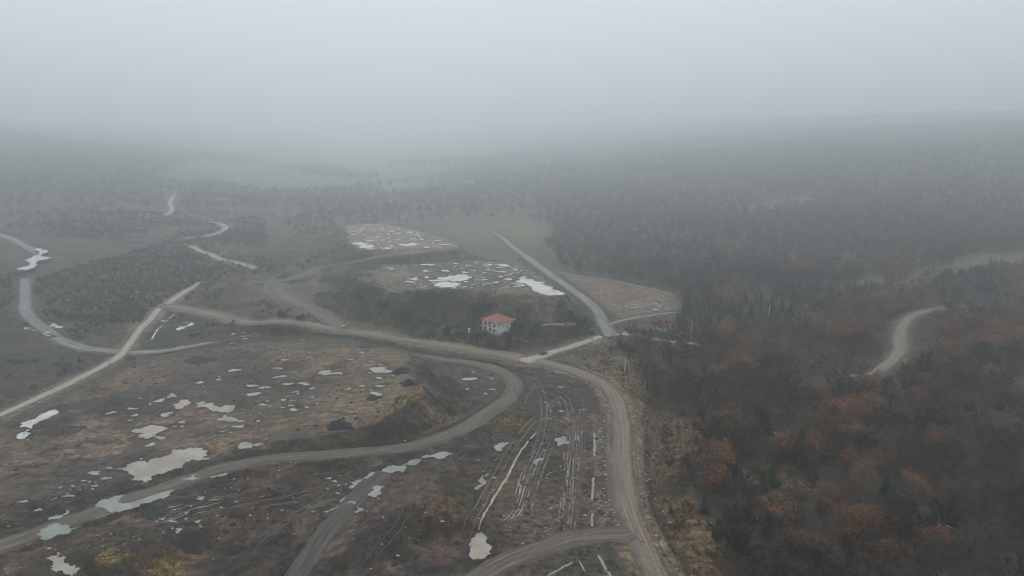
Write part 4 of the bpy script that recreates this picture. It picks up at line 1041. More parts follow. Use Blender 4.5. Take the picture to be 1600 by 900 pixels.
B = [(*p, s) for p, s, r, g in zip(pts, fs, pick_r, pick_g) if not r and not g] + rest_bare
Rr = [(*p, s) for p, s, r in zip(pts, fs, pick_r) if r] + rest_rus
Gg = [(*p, s) for p, s, r, g in zip(pts, fs, pick_r, pick_g) if g and not r]
print('far wood', len(B), len(Rr), len(Gg))
scatter('bare_wood', [b[:3] for b in B], [b[3] for b in B], lowbare, 'mass of bare grey trees covering the foggy hillsides', 'wood', 1)
scatter('russet_wood', [b[:3] for b in Rr], [b[3] for b in Rr], lowrus, 'rust-brown leafed trees scattered through the foggy far wood', 'wood', 2)
scatter('conifer_wood', [b[:3] for b in Gg], [b[3] for b in Gg], cons, 'dark conifers scattered through the foggy far wood', 'wood', 3)

# scrub, dry grass, stones
def region_points(polys, cell, rg, prob=1.0, lump=20, thr=-2.0, gap=.8, seed=0, xr=(-420, 420), yr=(120, 700)):
    x, y = jitter_grid(*xr, *yr, cell, rg); z = height(x, y); u, v, dep = project(x, y, z)
    k = inside_any(u + 10 * fbm(x, y, 12, 3, seed + 5), v + 6 * fbm(x, y, 12, 3, seed + 6), polys) & (rg.random(len(x)) < prob * sstep(thr - .30, thr + .25, fbm(x, y, lump, 4, seed)))
    x, y, z = x[k], y[k], z[k]; k = road_gap(x, y) > gap
    for P, zz, mt, nm in PUDDLES:
        if nm == 'puddle': k &= ~((np.abs(x - P[:, 0].mean()) < np.ptp(P[:, 0]) / 2 + .3) & (np.abs(y - P[:, 1].mean()) < np.ptp(P[:, 1]) / 2 + .3))
    return [tuple(p) for p in np.stack([x, y, z], -1)[k]]
LEFTV = [(-250, 345), (120, 330), (410, 335), (430, 425), (330, 470), (255, 470), (205, 520), (100, 530), (60, 480), (-250, 640)]
SLOPE = [(485, 470), (520, 440), (560, 440), (600, 460), (740, 458), (830, 470), (830, 500), (740, 508), (600, 505), (540, 500)]
YARD = [(600, 505), (760, 530), (740, 505), (860, 505), (930, 500), (925, 525), (850, 545), (780, 550), (650, 528)]
scr = [(*make_bush(600 + k, 1.3, 150), M['bark'], M['scrub']) for k in range(5)]
p1 = region_points([LEFTV], 2.9, rg1, .85, 45, -.10, 1.5, 71, (-560, 20), (200, 900)) + region_points([LEFTV], 6.5, rg1, .5, 30, -.2, 1.5, 76, (-560, 20), (200, 900)) 
p1 += region_points([[(-100, 555), (150, 565), (60, 610), (-100, 665)], [(230, 500), (290, 490), (420, 512), (300, 530)], [(405, 470), (480, 478), (490, 500), (400, 500)], [(430, 440), (530, 355), (545, 385), (480, 420)]], 4.0, rg1, .6, 25, -.1, 1.5, 72, (-560, 20), (150, 800))
p1 += region_points([SLOPE], 3.2, rg1, .7, 16, .0, 1, 73) + region_points([YARD], 2.8, rg1, .75, 12, -.2, 1.2, 74)
p1 += region_points(CLEAR[:2] + [[(985, 545), (1000, 600), (960, 590), (920, 560), (960, 530)]], 3.4, rg1, .5, 10, -.1, 1.0, 75)
scatter('scrub', p1, .45 + 1.25 * rg1.random(len(p1)) ** 1.6, scr, 'low brown-grey scrub over the valley floor and banks', 'scrub', 4)
def tuft(seed):
    rg = np.random.default_rng(seed); c = MB()
    for _ in range(16):
        b = np.array((*rg.normal(0, .22, 2), 0)); d = np.array((*rg.normal(0, .45, 2), 1.0)); d *= rg.uniform(.35, .8); s = np.array((rg.normal(), rg.normal(), 0)); s *= .05 / (np.linalg.norm(s) + 1e-9)
        c.add([b - s, b + s, b + d], [(0, 1, 2)])
    return MB(), c
tf = [(*tuft(700 + k), M['tuft'], M['tuft']) for k in range(4)]
BANKS = CLEAR[:2] + [[(890, 545), (970, 525), (1000, 580), (1012, 640), (950, 605)], [(560, 690), (620, 620), (720, 600), (745, 635), (690, 665)], [(100, 885), (200, 862), (300, 868), (300, 910), (90, 910)],
                     [(640, 790), (700, 780), (740, 830), (700, 850), (650, 840)], [(770, 640), (825, 645), (815, 672), (775, 670)], YARD, SLOPE]
p2 = region_points(BANKS, 1.3, rg1, .85, 8, -.25, .5, 81, (-160, 110), (130, 420))
p2 += region_points([FG], 2.2, rg1, .5, 9, .05, .6, 82, (-220, 60), (130, 320)) + region_points([M_NEAR], 2.6, rg1, .3, 14, .1, .6, 83, (-260, 20), (190, 340))
print('scrub', len(p1), 'tufts', len(p2))
scatter('dry_grass', p2, rg1.uniform(.6, 1.5, len(p2)), tf, 'short dry grass and weeds on the banks and spoil', 'grass', 5)

def stones():
    b = MB(); ico = [(0, 0, 1), (.9, 0, .3), (.28, .85, .3), (-.72, .53, .3), (-.72, -.53, .3), (.28, -.85, .3), (0, 0, -.6)]
    fc = [(0, 1, 2), (0, 2, 3), (0, 3, 4), (0, 4, 5), (0, 5, 1), (6, 2, 1), (6, 3, 2), (6, 4, 3), (6, 5, 4), (6, 1, 5)]
    P = region_points([FG], 2.4, rg1, .55, 12, -.1, .3, 91, (-220, 60), (130, 330))
    P += region_points([[(985, 630), (1012, 640), (1025, 770), (1085, 905), (1060, 930), (1000, 820)], [(925, 650), (950, 650), (955, 780), (985, 830), (930, 830)]], 1.3, rg1, .6, 8, -.4, .1, 92, (0, 90), (130, 320))
    P += region_points([[(790, 515), (830, 500), (860, 520), (800, 530)], [(880, 545), (990, 530), (1010, 620), (930, 590)], M_NEAR, [(540, 505), (700, 530), (690, 540), (540, 512)]], 3.0, rg1, .35, 12, 0, .3, 93, (-260, 110), (180, 400))
    for x_, y_, z_ in P:
        s = .10 + .42 * rg1.random() ** 3; a = rg1.uniform(0, 6.28)
        v_ = [(x_ + s * (p[0] * math.cos(a) - p[1] * math.sin(a)) * 1.3, y_ + s * (p[0] * math.sin(a) + p[1] * math.cos(a)), z_ + s * .7 * p[2] + rg1.uniform(-.05, .05)) for p in np.array(ico) * rg1.uniform(.7, 1.2, (7, 1))]
        b.add(v_, fc)
    return tag(b.build('rubble', M['stone']), 'pale stones strewn over mud and road edges', 'stones', kind='stuff')
stones()
def clods():
    b = MB(); n = 7
    P = region_points([FG], 2.6, rg1, .5, 11, 0, .5, 95, (-220, 60), (130, 330)) + region_points([M_NEAR], 3.4, rg1, .28, 13, .1, .5, 96, (-260, 20), (190, 340))
    for x_, y_, z_ in P:
        s = .25 + .75 * rg1.random() ** 2.5; a0 = rg1.uniform(0, 6.28); v_ = [(x_, y_, z_ + s * rg1.uniform(.45, .8))]
        for rr, hh in ((.6, .4), (1.15, -.1)):
            v_ += [(x_ + s * rr * rg1.uniform(.75, 1.25) * math.cos(a0 + 6.283 * k / n), y_ + s * rr * rg1.uniform(.75, 1.25) * math.sin(a0 + 6.283 * k / n), z_ + s * hh * rg1.uniform(.6, 1.3)) for k in range(n)]
        b.add(v_, [(0, 1 + k, 1 + (k + 1) % n) for k in range(n)] + [(1 + k, 1 + n + k, 1 + n + (k + 1) % n, 1 + (k + 1) % n) for k in range(n)])
    return tag(b.build('soil_clods', M['darkbrown']), 'dark clods of churned soil strewn over the spoil ground', 'clods', kind='stuff')
clods()

# shrubs that can be told apart
SHR = [(632, 497, 2.6, 'large dark bush at the foot of the bank behind the house'), (600, 482, 2.4, 'dark bush on the left shoulder of the bank'), (745, 488, 2.6, 'tall dark bush just behind the house roof'),
       (762, 484, 2.2, 'dark bush behind the house, right of the tallest one'), (700, 520, 1.9, 'dark green bush left of the house beside the haul road'), (718, 528, 1.7, 'dark green bush between the house and the haul road'), (742, 530, 1.6, 'low green bush at the house front corner'),
       (836, 524, 2.2, 'bare-topped bush standing right of the house'), (905, 508, 2.4, 'dark bush by the bottom of the wet grey track'), (890, 500, 1.8, 'dark bush on the brown terrace edge'), (680, 512, 1.8, 'bush at the bank foot left of the white post'),
       (660, 505, 1.7, 'bush at the bank foot beside the large dark bush'), (470, 500, 1.7, 'dark bush on the mound beside the gully track'), (440, 495, 1.7, 'dark bush on the left end of the gully mound'), (565, 470, 1.7, 'bush low on the left bank slope'),
       (795, 543, 1.6, 'bush beside the haul road below the house'), (770, 541, 1.5, 'low bush between house and haul road bend'), (985, 552, 2.4, 'dark bush at the corner of the side road and the wood'), (972, 545, 2.2, 'dark bush left of the pole on the slope below the junction'), (1000, 540, 2.6, 'tall dark bush where the side road enters the wood'), (1012, 528, 2.3, 'dark bush left of the cottage beside the side road'), (752, 527, 1.7, 'dark bush hugging the left wall of the derelict house'), (792, 526, 1.5, 'low dark bush against the right wall of the derelict house'), (812, 516, 1.7, 'dark bush just right of the derelict house')]
for a, b, s, lb in SHR:
    x_, y_ = hit1(a, b); plant('shrub', x_, y_, s, lb, None)

# ------------------------------------------------------------------ dark spoil heaps
def heap(px, py, wpx, hm, asp, rot, label, m='darksoil', seed=0):
    x0, y0 = hit1(px, py); r = wpx / FPX * math.hypot(x0, y0) / 2; n, k = 26, 9
    vv, ff = [], []
    for i in range(k + 1):
        f = i / k
        for j in range(n):
            a = 2 * math.pi * j / n
            rr = r * f * (1 + .5 * float(fbm(np.array([math.cos(a) * 2.0]), np.array([math.sin(a) * 2.0]), 1.3, 2, seed)[0]))
            p, q = rr * math.cos(a), rr * asp * math.sin(a)
            X_, Y_ = x0 + p * math.cos(rot) - q * math.sin(rot), y0 + p * math.sin(rot) + q * math.cos(rot)
            g_ = float(height(X_, Y_)); lump = float(fbm(np.array([X_]), np.array([Y_]), 2.6, 3, seed + 3)[0])
            vv.append((X_ - x0, Y_ - y0, g_ - .25 * f + hm * (1 - f ** 1.5) * (1 + .7 * lump) + .3 * lump * (1 - f)))
    z0 = float(height(x0, y0)); vv = [(a, b, c - z0) for a, b, c in vv]
    for i in range(k):
        for j in range(n): ff.append((i * n + j, (i + 1) * n + j, (i + 1) * n + (j + 1) % n, i * n + (j + 1) % n))
    o = mesh_obj('spoil_heap', vv, ff, M[m], smooth=True); o.location = (x0, y0, z0)
    tag(o, label, 'spoil heap', 'dark spoil heaps')
heap(628, 581, 34, 1.6, .8, .2, 'rounded black spoil heap beside the pale pool on the near bank', seed=1)
heap(640, 600, 44, 1.5, .5, -.3, 'long black spoil heap running down the near bank end', seed=2)
heap(672, 617, 40, 1.4, .42, -.9, 'lower tail of the long black spoil ridge on the bank end', seed=3)
heap(584, 622, 34, 1.3, .7, .2, 'small dark spoil heap left of the long black ridge', 'darkbrown', 4)
heap(530, 668, 58, 2.2, .6, -.3, 'largest black spoil heap, on the edge above the curved track', seed=5)
heap(648, 668, 34, 1.5, .7, .1, 'dark brown spoil heap close to the curved track bend', 'darkbrown', 6)
heap(313, 563, 46, 1.3, .7, .1, 'dark spoil heap on the far left end of the near bank', seed=7)
heap(203, 561, 20, 1.4, .8, .1, 'small dark rubble heap beside the pale road junction', 'darkbrown', 8)
heap(580, 540, 50, .8, .6, .1, 'flat dark grey heap just below the haul road', 'darkbrown', 9)
heap(95, 672, 60, 1.2, .6, .3, 'dark brown heap beside the forked pool on the left', 'darkbrown', 10)
heap(298, 846, 74, 2.6, .6, .2, 'large dark mud heap at the lower left of the foreground', 'darkbrown', 12)
heap(455, 748, 60, 1.5, .6, .1, 'dark brown mud heap just below the curved track', 'darkbrown', 13)
heap(372, 800, 50, 1.2, .6, .3, 'low dark heap among the wet ruts at lower left', 'darkbrown', 14)
heap(700, 755, 60, 1.8, .7, -.3, 'dark grey mound between the dark track and the straight ditch', 'darkbrown', 15)
heap(748, 627, 46, 1.0, .6, .4, 'low dark heap inside the bend of the curved track', 'darkbrown', 11)

# ------------------------------------------------------------------ houses
M['wall'] = None
def wall_material():
    m, t, p = mat('stained_plaster'); co = N(t, 'ShaderNodeTexCoord').outputs['Object']
    a = noise(t, co, .55, 5, .7); b = noise(t, co, 2.4, 3, .6)
    c = mixc(t, ramp(t, a, .50, .60, 0, 1), (.68, .66, .58), (.36, .30, .24)); c = mixc(t, ramp(t, b, .58, .7, 0, .5), c, (.17, .16, .14))
    t.links.new(c, p.inputs['Base Color']); p.inputs['Roughness'].default_value = .9; return m
def tile_material():
    m, t, p = mat('red_roof_tiles'); co = N(t, 'ShaderNodeTexCoord').outputs['Object']
    a = noise(t, co, .6, 4, .7); w = N(t, 'ShaderNodeTexWave', Scale=1.6, Distortion=1.0, bands_direction='Z'); t.links.new(co, w.inputs['Vector'])
    c = mixc(t, ramp(t, a, .35, .68, 0, 1), (.30, .095, .065), (.17, .070, .052)); c = mixc(t, ramp(t, w.outputs['Fac'], .0, .3, .35, 0), c, (.12, .04, .03))
    t.links.new(c, p.inputs['Base Color']); p.inputs['Roughness'].default_value = .8; return m
M['wall'] = wall_material(); M['tile'] = tile_material(); M['oldtile'] = plain('faded_red_tiles', (.17, .068, .052), .85, .35, 1.2); M['void'] = plain('dark_opening', (.015, .015, .016), .6, .2); M['frame'] = plain('weathered_frame', (.20, .18, .15), .8)
M['white'] = plain('white_paint', (.62, .62, .58), .7, .15); M['concrete'] = plain('concrete', (.34, .33, .31), .85, .2); M['brick'] = plain('bare_brick', (.18, .085, .055), .9, .3, 2)
M['wood'] = plain('old_wood', (.10, .075, .055), .9); M['plaster'] = plain('pale_plaster', (.55, .54, .50), .85, .12)
def opening(e, side, along, z0, w, h, hw, hd, kind='window'):
    """a dark opening with a frame on one wall: side 0 = -y, 1 = +x, 2 = +y, 3 = -x"""
    def put(mb, a0, a1, d0, d1, b0, b1):
        if side == 0: mb.box(a0, a1, -hd - d1, -hd - d0, b0, b1)
        elif side == 2: mb.box(a0, a1, hd + d0, hd + d1, b0, b1)
        elif side == 1: mb.box(hw + d0, hw + d1, a0, a1, b0, b1)
        else: mb.box(-hw - d1, -hw - d0, a0, a1, b0, b1)
    g = MB(); put(g, along - w / 2, along + w / 2, -.25, .012, z0, z0 + h); o = g.build(kind, M['void'], e)
    f = MB(); t_ = .09
    put(f, along - w / 2 - t_, along - w / 2, -.05, .06, z0 - t_, z0 + h + t_); put(f, along + w / 2, along + w / 2 + t_, -.05, .06, z0 - t_, z0 + h + t_)
    put(f, along - w / 2, along + w / 2, -.05, .055, z0 + h, z0 + h + t_)
    f.build('frame', M['frame'], o)
    if kind == 'window':
        s = MB(); put(s, along - w / 2 - .15, along + w / 2 + .15, -.05, .16, z0 - t_ - .06, z0 - .003); s.build('sill', M['concrete'], o)
def house(name, px, py, w, d, h, rise, rz, label, hip=True, wall='wall', roof='tile', openings=(), sink=1.0, ov=.6, chimney=None, ridge=0.0):
    x0, y0 = hit1(px, py); e = empty(name, (x0, y0, float(height(x0, y0))), rz); tag(e, label, 'house')
    hw, hd = w / 2, d / 2
    b = MB().box(-hw, hw, -hd, hd, -sink, h)
    if not hip: b.add([(-hw, -hd, h), (-hw, hd, h), (-hw, 0, h + rise), (hw, -hd, h), (hw, hd, h), (hw, 0, h + rise)], [(0, 2, 1), (3, 4, 5)])
    b.build('wall', M[wall], e)
    MB().box(-hw - .12, hw + .12, -hd - .12, hd + .12, -sink, .25).build('plinth', M['concrete'], e)
    X0, Y0 = hw + ov, hd + ov; zb = h - .02 if hip else h - rise * ov / hd
    r = MB()
    if hip: top = [(-ridge, 0), (ridge, 0)]
    else: top = [(-X0, 0), (X0, 0)]
    lo = [(-X0, -Y0, zb), (X0, -Y0, zb), (X0, Y0, zb), (-X0, Y0, zb)]; th = .18
    hi = [(a, b_, zb + th) for a, b_, _ in lo] + [(*top[0], h + rise + (th if not hip else 0)), (*top[1], h + rise + (th if not hip else 0))]
    r.add(lo + hi, [(0, 1, 5, 4), (1, 2, 6, 5), (2, 3, 7, 6), (3, 0, 4, 7), (4, 5, 9, 8), (6, 7, 8, 9), (5, 6, 9), (7, 4, 8), (3, 2, 1, 0)])
    ro = r.build('roof', M[roof], e)
    rd = MB(); a_, b_ = np.array((*top[0], h + rise + .1)), np.array((*top[1], h + rise + .1))
    if hip:
        for c_, t_ in ((hi[0], a_), (hi[3], a_), (hi[1], b_), (hi[2], b_)): rd.tube(np.array(c_), t_, .11, .11, 5)
    if np.linalg.norm(a_ - b_) > .1: rd.tube(a_, b_, .12, .12, 5)
    rd.build('ridge_tiles', M[roof], ro)
    if chimney: MB().box(chimney[0] - .35, chimney[0] + .35, chimney[1] - .35, chimney[1] + .35, h + .2, h + rise + .7).build('chimney', M['brick'], ro)
    for s, al, z0, w_, h_, kd in openings: opening(e, s, al, z0, w_, h_, hw, hd, kd)
    return e
OP = [(3, -3.4, 3.3, 1.2, 1.3, 'window'), (3, -.4, 3.2, 1.5, 1.5, 'window'), (3, 3.2, 3.2, 1.3, 1.5, 'window'), (3, -3.2, .6, 1.2, 1.4, 'window'), (3, .2, .1, 1.3, 2.3, 'door'), (3, 3.3, .7, 1.2, 1.4, 'window'),
      (0, -3.4, 3.2, 1.6, 1.5, 'window'), (0, -.3, 2.9, 1.2, 2.1, 'window'), (0, 3.2, 3.3, 1.2, 1.3, 'window'), (0, -3.4, .2, 1.1, 2.2, 'door'), (0, .2, .8, 1.3, 1.3, 'window'), (0, 3.3, .8, 1.3, 1.4, 'window')]
hs = house('farmhouse', 779, 516, 12.0, 11.2, 5.6, 2.9, R(-48), 'derelict white two-storey house with red hipped roof below the bank', True, openings=[((3 if s == 0 else 0) if False else s, *o) for s, *o in OP], chimney=(1.8, 1.4), ridge=1.0)
# balcony torn open on the near corner
mb = MB().box(-5.9, -2.2, -6.9, -5.64, 2.55, 2.72); mb.build('balcony', M['concrete'], hs)
mb = MB(); [mb.tube((q, -6.82, 2.72), (q, -6.82, 3.6), .03, .03, 4) for q in np.arange(-5.8, -2.2, .45)]; mb.tube((-5.85, -6.82, 3.6), (-2.25, -6.82, 3.6), .04, .04, 4); mb.build('railing', M['frame'], hs)
house('cottage', 1040, 514, 8.0, 6.0, 3.0, 2.6, R(35), 'small white cottage with faded red gabled roof half hidden by pines', False, 'plaster', 'oldtile',
      [(3, 0, 1.0, 1.0, 1.1, 'window'), (0, -2, 1.0, 1.1, 1.2, 'window'), (0, 1.8, .1, 1.0, 2.0, 'door')], chimney=(1.5, .8))
FARH = [(705, 297, 12, 8, 4.5, 'pale house faint in fog above the far green field'), (738, 286, 14, 9, 5, 'wider pale house in fog, upper right of the other one'), (1031, 256, 12, 9, 4.5, 'pale house faint in fog on the right-hand hill'),
        (1008, 258, 9, 8, 4, 'small pale house in fog beside the hill house'), (470, 240, 16, 10, 5, 'pale building barely visible in thick fog at the valley head'), (345, 312, 10, 7, 3.5, 'pale shed in fog right of the far hill track'), (310, 313, 9, 6, 3.5, 'small pale hut in fog right beside the far pole')]
for a, b, w, d, h, lb in FARH:
    house('distant_house', a, b, w, d, h, 2.2, R(rng.uniform(-30, 30)), lb, False, 'plaster', 'tile', [(0, -w * .25, 1.0, 1.3, 1.3, 'window'), (0, w * .25, 1.0, 1.3, 1.3, 'window'), (0, 0, .1, 1.1, 2.1, 'door')])

# ------------------------------------------------------------------ poles, post, culvert ring
def pole(px, py, h, label, lean=0.0):
    x0, y0 = hit1(px, py); e = empty('utility_pole', (x0, y0, float(height(x0, y0)))); e.rotation_euler = (0, lean, 0); tag(e, label, 'pole', 'pale utility poles')
    MB().tube((0, 0, -1), (0, 0, h), .21, .15, 8).build('pole', M['white'], e)
    c = MB().box(-.55, .55, -.05, .05, h - .55, h - .43).build('crossarm', M['concrete'], e)
    for q in (-.45, 0, .45): MB().tube((q, 0, h - .43), (q, 0, h - .22), .045, .03, 6).build('insulator', M['white'], c)
pole(976, 585, 7.6, 'pale pole on the slope right of the haul road bend', .02)
pole(1080, 527, 8.0, 'pale pole beside the pines right of the cottage', .01)
pole(1201, 499, 7.6, 'pale pole standing on the hillside among russet oaks', .03)
pole(288, 308, 14, 'tall pale pole faint in fog near the far hill track')
x0, y0 = hit1(172, 572)
e = empty('sign_post', (x0, y0, float(height(x0, y0))), R(-20)); tag(e, 'dark leaning post with pale board beside the pale road', 'sign post')
MB().tube((0, 0, -.3), (.35, 0, 3.4), .09, .08, 6).build('post', M['wood'], e); MB().box(-1.1, .2, -.06, 0, .9, 2.1).build('board', M['white'], e)
x0, y0 = hit1(733, 521)
e = empty('water_tank', (x0, y0, float(height(x0, y0))), .3); tag(e, 'narrow white tank on legs left of the derelict house', 'tank')
MB().tube((0, 0, .7), (0, 0, 2.5), .55, .55, 12).tube((0, 0, 2.5), (0, 0, 2.75), .55, .2, 12).build('drum', M['white'], e)
for q in range(3): MB().tube((.42 * math.cos(q * 2.1), .42 * math.sin(q * 2.1), -.2), (.42 * math.cos(q * 2.1), .42 * math.sin(q * 2.1), .72), .05, .05, 5).build('leg', M['frame'], e)
def ring(px, py, r, label):
    x0, y0 = hit1(px, py); n = 24; vv = []; ff = []
    for yy in (-.6, .6):
        for rr in (r, r * .82): vv += [(rr * math.cos(2 * math.pi * k / n), yy, r * .9 + rr * math.sin(2 * math.pi * k / n)) for k in range(n)]
    for k in range(n):
        j = (k + 1) % n; ff += [(k, j, 2 * n + j, 2 * n + k), (n + j, n + k, 3 * n + k, 3 * n + j), (j, k, n + k, n + j), (2 * n + k, 2 * n + j, 3 * n + j, 3 * n + k)]
    o = mesh_obj('culvert_ring', vv, ff, M['concrete']); o.location = (x0, y0, float(height(x0, y0))); o.rotation_euler = (0, 0, .3); tag(o, label, 'concrete ring')
ring(537, 517, 1.5, 'upright concrete ring beside the haul road at the gully mouth')

# ------------------------------------------------------------------ car
M['paint'] = plain('dark_car_paint', (.018, .020, .024), .25, .05, 1, .5); M['glass'] = plain('car_glass', (.012, .014, .016), .08, 0, 1, .5); M['tyre'] = plain('tyre', (.012, .012, .012), .9, .1)
M['rim'] = plain('rim', (.35, .35, .36), .4, .1, 1, .5, .6); M['lamp'] = plain('headlight', (.6, .6, .6), .2, 0); M['tail'] = plain('tail_light', (.30, .02, .02), .3, 0); M['trim'] = plain('black_trim', (.02, .02, .02), .7, .1)
def car(px, py, rz, label):
    x0, y0 = hit1(px, py); e = empty('car', (x0, y0, float(height(x0, y0)) + .2), rz); tag(e, label, 'car')
    prof = [(-2.05, .35), (-2.1, .62), (-2.0, .86), (-1.72, .95), (-1.45, 1.38), (-.9, 1.50), (.2, 1.48), (.95, .98), (1.75, .86), (2.08, .66), (2.1, .38)]
    def half(zz): return .86 if zz < .96 else .86 - (zz - .96) * .36
    v_, f_ = [], []; n = len(prof)
    for s in (-1, 1): v_ += [(a, s * (half(b) - (.10 if abs(a) > 1.95 else 0)), b) for a, b in prof]
    f_ += [(k, (k + 1) % n, n + (k + 1) % n, n + k) for k in range(n)] + [tuple(range(n - 1, -1, -1)), tuple(range(n, 2 * n))]
    bo = mesh_obj('body', v_, f_, M['paint'], e); bv = bo.modifiers.new('bevel', 'BEVEL'); bv.width = .06; bv.segments = 2
    for s in (-1, 1):
        g = MB(); q = s * .012
        for pl in ([(-1.42, 1.0), (-1.28, 1.36), (-.55, 1.42), (-.5, 1.0)], [(-.42, 1.0), (-.47, 1.42), (.15, 1.40), (.72, 1.0)]):
            g.add([(a, s * half(b) + q, b) for a, b in pl], [(0, 1, 2, 3) if s > 0 else (3, 2, 1, 0)])
        g.build('side_window', M['glass'], e)
        d = MB().box(-.46, .62, s * .86 - .01, s * .86 + .012, .42, .95).build('door', M['paint'], e)
        MB().box(-.36, -.18, s * .875, s * .875 + .03 * s if s > 0 else s * .875 + .02, .84, .88).build('handle', M['trim'], d)
        MB().box(.66, .84, s * .88, s * 1.04, .98, 1.1).build('mirror', M['paint'], e)
        for xx in (-1.3, 1.3):
            w_ = MB().tube((xx, s * .68, .32), (xx, s * .89, .32), .32, .32, 18).build('wheel', M['tyre'], e)
            MB().tube((xx, s * .885, .32), (xx, s * .905, .32), .20, .19, 12).build('rim', M['rim'], w_)
        MB().box(2.0, 2.10, s * .66 - .16, s * .66 + .12, .60, .74).build('headlight', M['lamp'], e)
        MB().box(-2.11, -2.0, s * .66 - .12, s * .66 + .12, .66, .84).build('tail_light', M['tail'], e)
    MB().add([(.27, -.66, 1.455), (.27, .66, 1.455), (.94, .80, 1.005), (.94, -.80, 1.005)], [(0, 3, 2, 1)]).build('windscreen', M['glass'], e)
    MB().add([(-1.50, -.66, 1.35), (-1.50, .66, 1.35), (-1.75, .78, .99), (-1.75, -.78, .99)], [(0, 1, 2, 3)]).build('rear_window', M['glass'], e)
    MB().box(2.04, 2.14, -.72, .72, .34, .50).build('bumper', M['trim'], e); MB().box(-2.14, -2.04, -.72, .72, .34, .50).build('bumper', M['trim'], e)
    MB().box(-1.95, 1.95, -.70, .70, .2, .40).build('underbody', M['trim'], e)
p_, q_ = hit1(838, 558), hit1(870, 549)
car(849, 554.5, math.atan2(q_[1] - p_[1], q_[0] - p_[0]), 'dark hatchback parked on the pale side road')

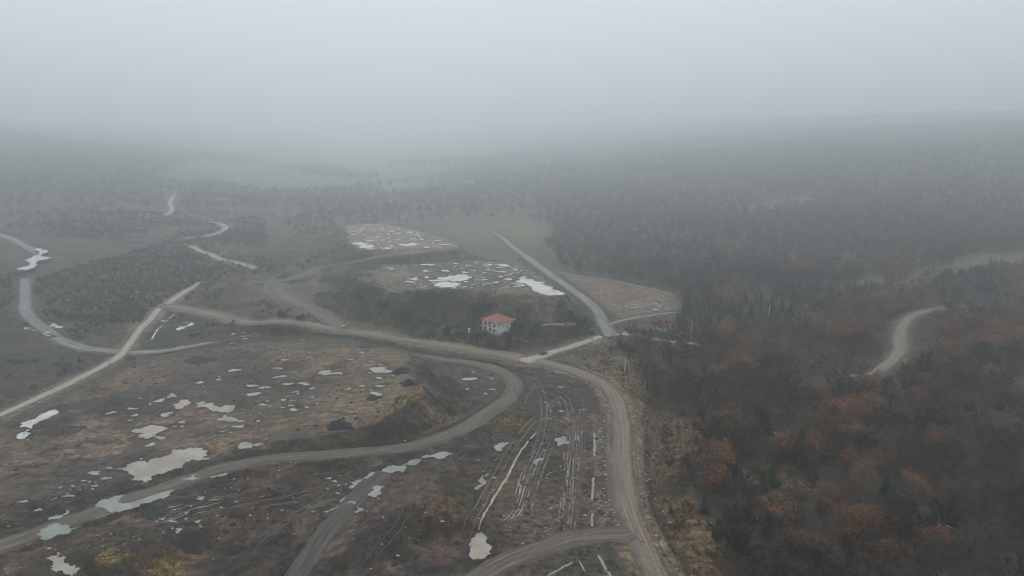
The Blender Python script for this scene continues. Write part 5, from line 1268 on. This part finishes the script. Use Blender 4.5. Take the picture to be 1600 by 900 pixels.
# ------------------------------------------------------------------ person walking on the side road
M['coat'] = plain('dark_coat', (.020, .020, .024), .9, .2); M['trouser'] = plain('dark_trousers', (.028, .030, .038), .9, .2); M['skin'] = plain('skin', (.42, .26, .19), .6, .08); M['hair'] = plain('dark_hair', (.015, .012, .010), .8, .2)
def person(px, py, rz, label):
    x0, y0 = hit1(px, py); e = empty('person', (x0, y0, float(height(x0, y0)) + .12), rz); tag(e, label, 'person')
    J = {'pelvis': (0, 0, .95, .15), 'waist': (0, 0, 1.12, .14), 'chest': (.02, 0, 1.33, .17), 'neck': (.03, 0, 1.50, .06), 'head': (.05, 0, 1.62, .10), 'crown': (.05, 0, 1.74, .075)}
    E = [('pelvis', 'waist'), ('waist', 'chest'), ('chest', 'neck'), ('neck', 'head'), ('head', 'crown')]
    for s, sw in ((1, 1), (-1, -1)):
        t = 'l' if s > 0 else 'r'
        J.update({t + 'hip': (.02 * sw, .10 * s, .90, .10), t + 'knee': (.16 * sw + .04, .10 * s, .50, .065), t + 'ankle': (.24 * sw - .06, .10 * s, .09, .045), t + 'toe': (.24 * sw + .12, .11 * s, .04, .035),
                  t + 'shoulder': (.02, .19 * s, 1.42, .065), t + 'elbow': (-.10 * sw, .25 * s, 1.15, .048), t + 'wrist': (-.08 * sw + .10, .25 * s, .92, .034), t + 'hand': (-.08 * sw + .14, .25 * s, .84, .040)})
        E += [('pelvis', t + 'hip'), (t + 'hip', t + 'knee'), (t + 'knee', t + 'ankle'), (t + 'ankle', t + 'toe'), ('chest', t + 'shoulder'), (t + 'shoulder', t + 'elbow'), (t + 'elbow', t + 'wrist'), (t + 'wrist', t + 'hand')]
        for q in range(4):
            J[t + 'f%d' % q] = (-.08 * sw + .13 + .022 * q, .25 * s - .01 * s, .765 + .012 * abs(q - 1.5), .011); E.append((t + 'hand', t + 'f%d' % q))
        J[t + 'thumb'] = (-.08 * sw + .21, .235 * s, .82, .012); E.append((t + 'hand', t + 'thumb'))
    ks = list(J); me = bpy.data.meshes.new('body'); me.from_pydata([J[k][:3] for k in ks], [(ks.index(a), ks.index(b)) for a, b in E], [])
    tmp = bpy.data.objects.new('body', me); C.objects.link(tmp)
    sk = tmp.modifiers.new('skin', 'SKIN'); ld = me.skin_vertices[0].data
    for i, k in enumerate(ks): ld[i].radius = (J[k][3], J[k][3] * (1.15 if k in ('chest', 'waist', 'pelvis') else 1)); ld[i].use_root = (k == 'pelvis')
    tmp.modifiers.new('sub', 'SUBSURF').levels = 1
    bpy.context.view_layer.update()
    bm_ = bpy.data.meshes.new_from_object(tmp.evaluated_get(bpy.context.evaluated_depsgraph_get())); bpy.data.objects.remove(tmp)
    bm_.materials.clear()
    for k in ('coat', 'trouser', 'skin', 'trim'): bm_.materials.append(M[k])
    for p in bm_.polygons:
        z_, yy = p.center.z, abs(p.center.y)
        p.material_index = 2 if z_ > 1.52 or (yy > .2 and z_ < .93) else 0 if z_ > .82 else 3 if z_ < .10 else 1
        p.use_smooth = True
    o = bpy.data.objects.new('body', bm_); C.objects.link(o); o.parent = e
    n = 12; vv = [(.035, 0, 1.80)] + [(.035 + .112 * math.cos(2 * math.pi * k / n) - .01, .105 * math.sin(2 * math.pi * k / n), 1.70 + .02 * math.cos(2 * math.pi * k / n)) for k in range(n)] + [(.02 + .115 * math.cos(2 * math.pi * k / n) - (.02), .108 * math.sin(2 * math.pi * k / n), 1.60 + .08 * math.cos(2 * math.pi * k / n)) for k in range(n)]
    ff = [(0, 1 + k, 1 + (k + 1) % n) for k in range(n)] + [(1 + k, 1 + n + k, 1 + n + (k + 1) % n, 1 + (k + 1) % n) for k in range(n)]
    mesh_obj('hair', vv, ff, M['hair'], e, True)
person(925, 533, math.atan2(q_[1] - p_[1], q_[0] - p_[0]) + math.pi, 'person in dark clothes walking along the pale side road')
# ------------------------------------------------------------------ haze
def haze():
    m = bpy.data.materials.new('fog'); m.use_nodes = True; t = m.node_tree; t.nodes.clear()
    o_ = t.nodes.new('ShaderNodeOutputMaterial'); v = t.nodes.new('ShaderNodeVolumePrincipled')
    v.inputs['Color'].default_value = (.935, .98, 1.0, 1); v.inputs['Density'].default_value = 0.00095; v.inputs['Anisotropy'].default_value = 0.79
    t.links.new(v.outputs[0], o_.inputs['Volume'])
    b = MB().box(-16000, 16000, -4000, 17000, float(H.min()) - 1.0, max(float(H.max()) + 15, CAM_Z + 10))
    tag(b.build('haze', m), 'pale grey fog hanging over the whole valley', 'fog', kind='stuff')
haze()
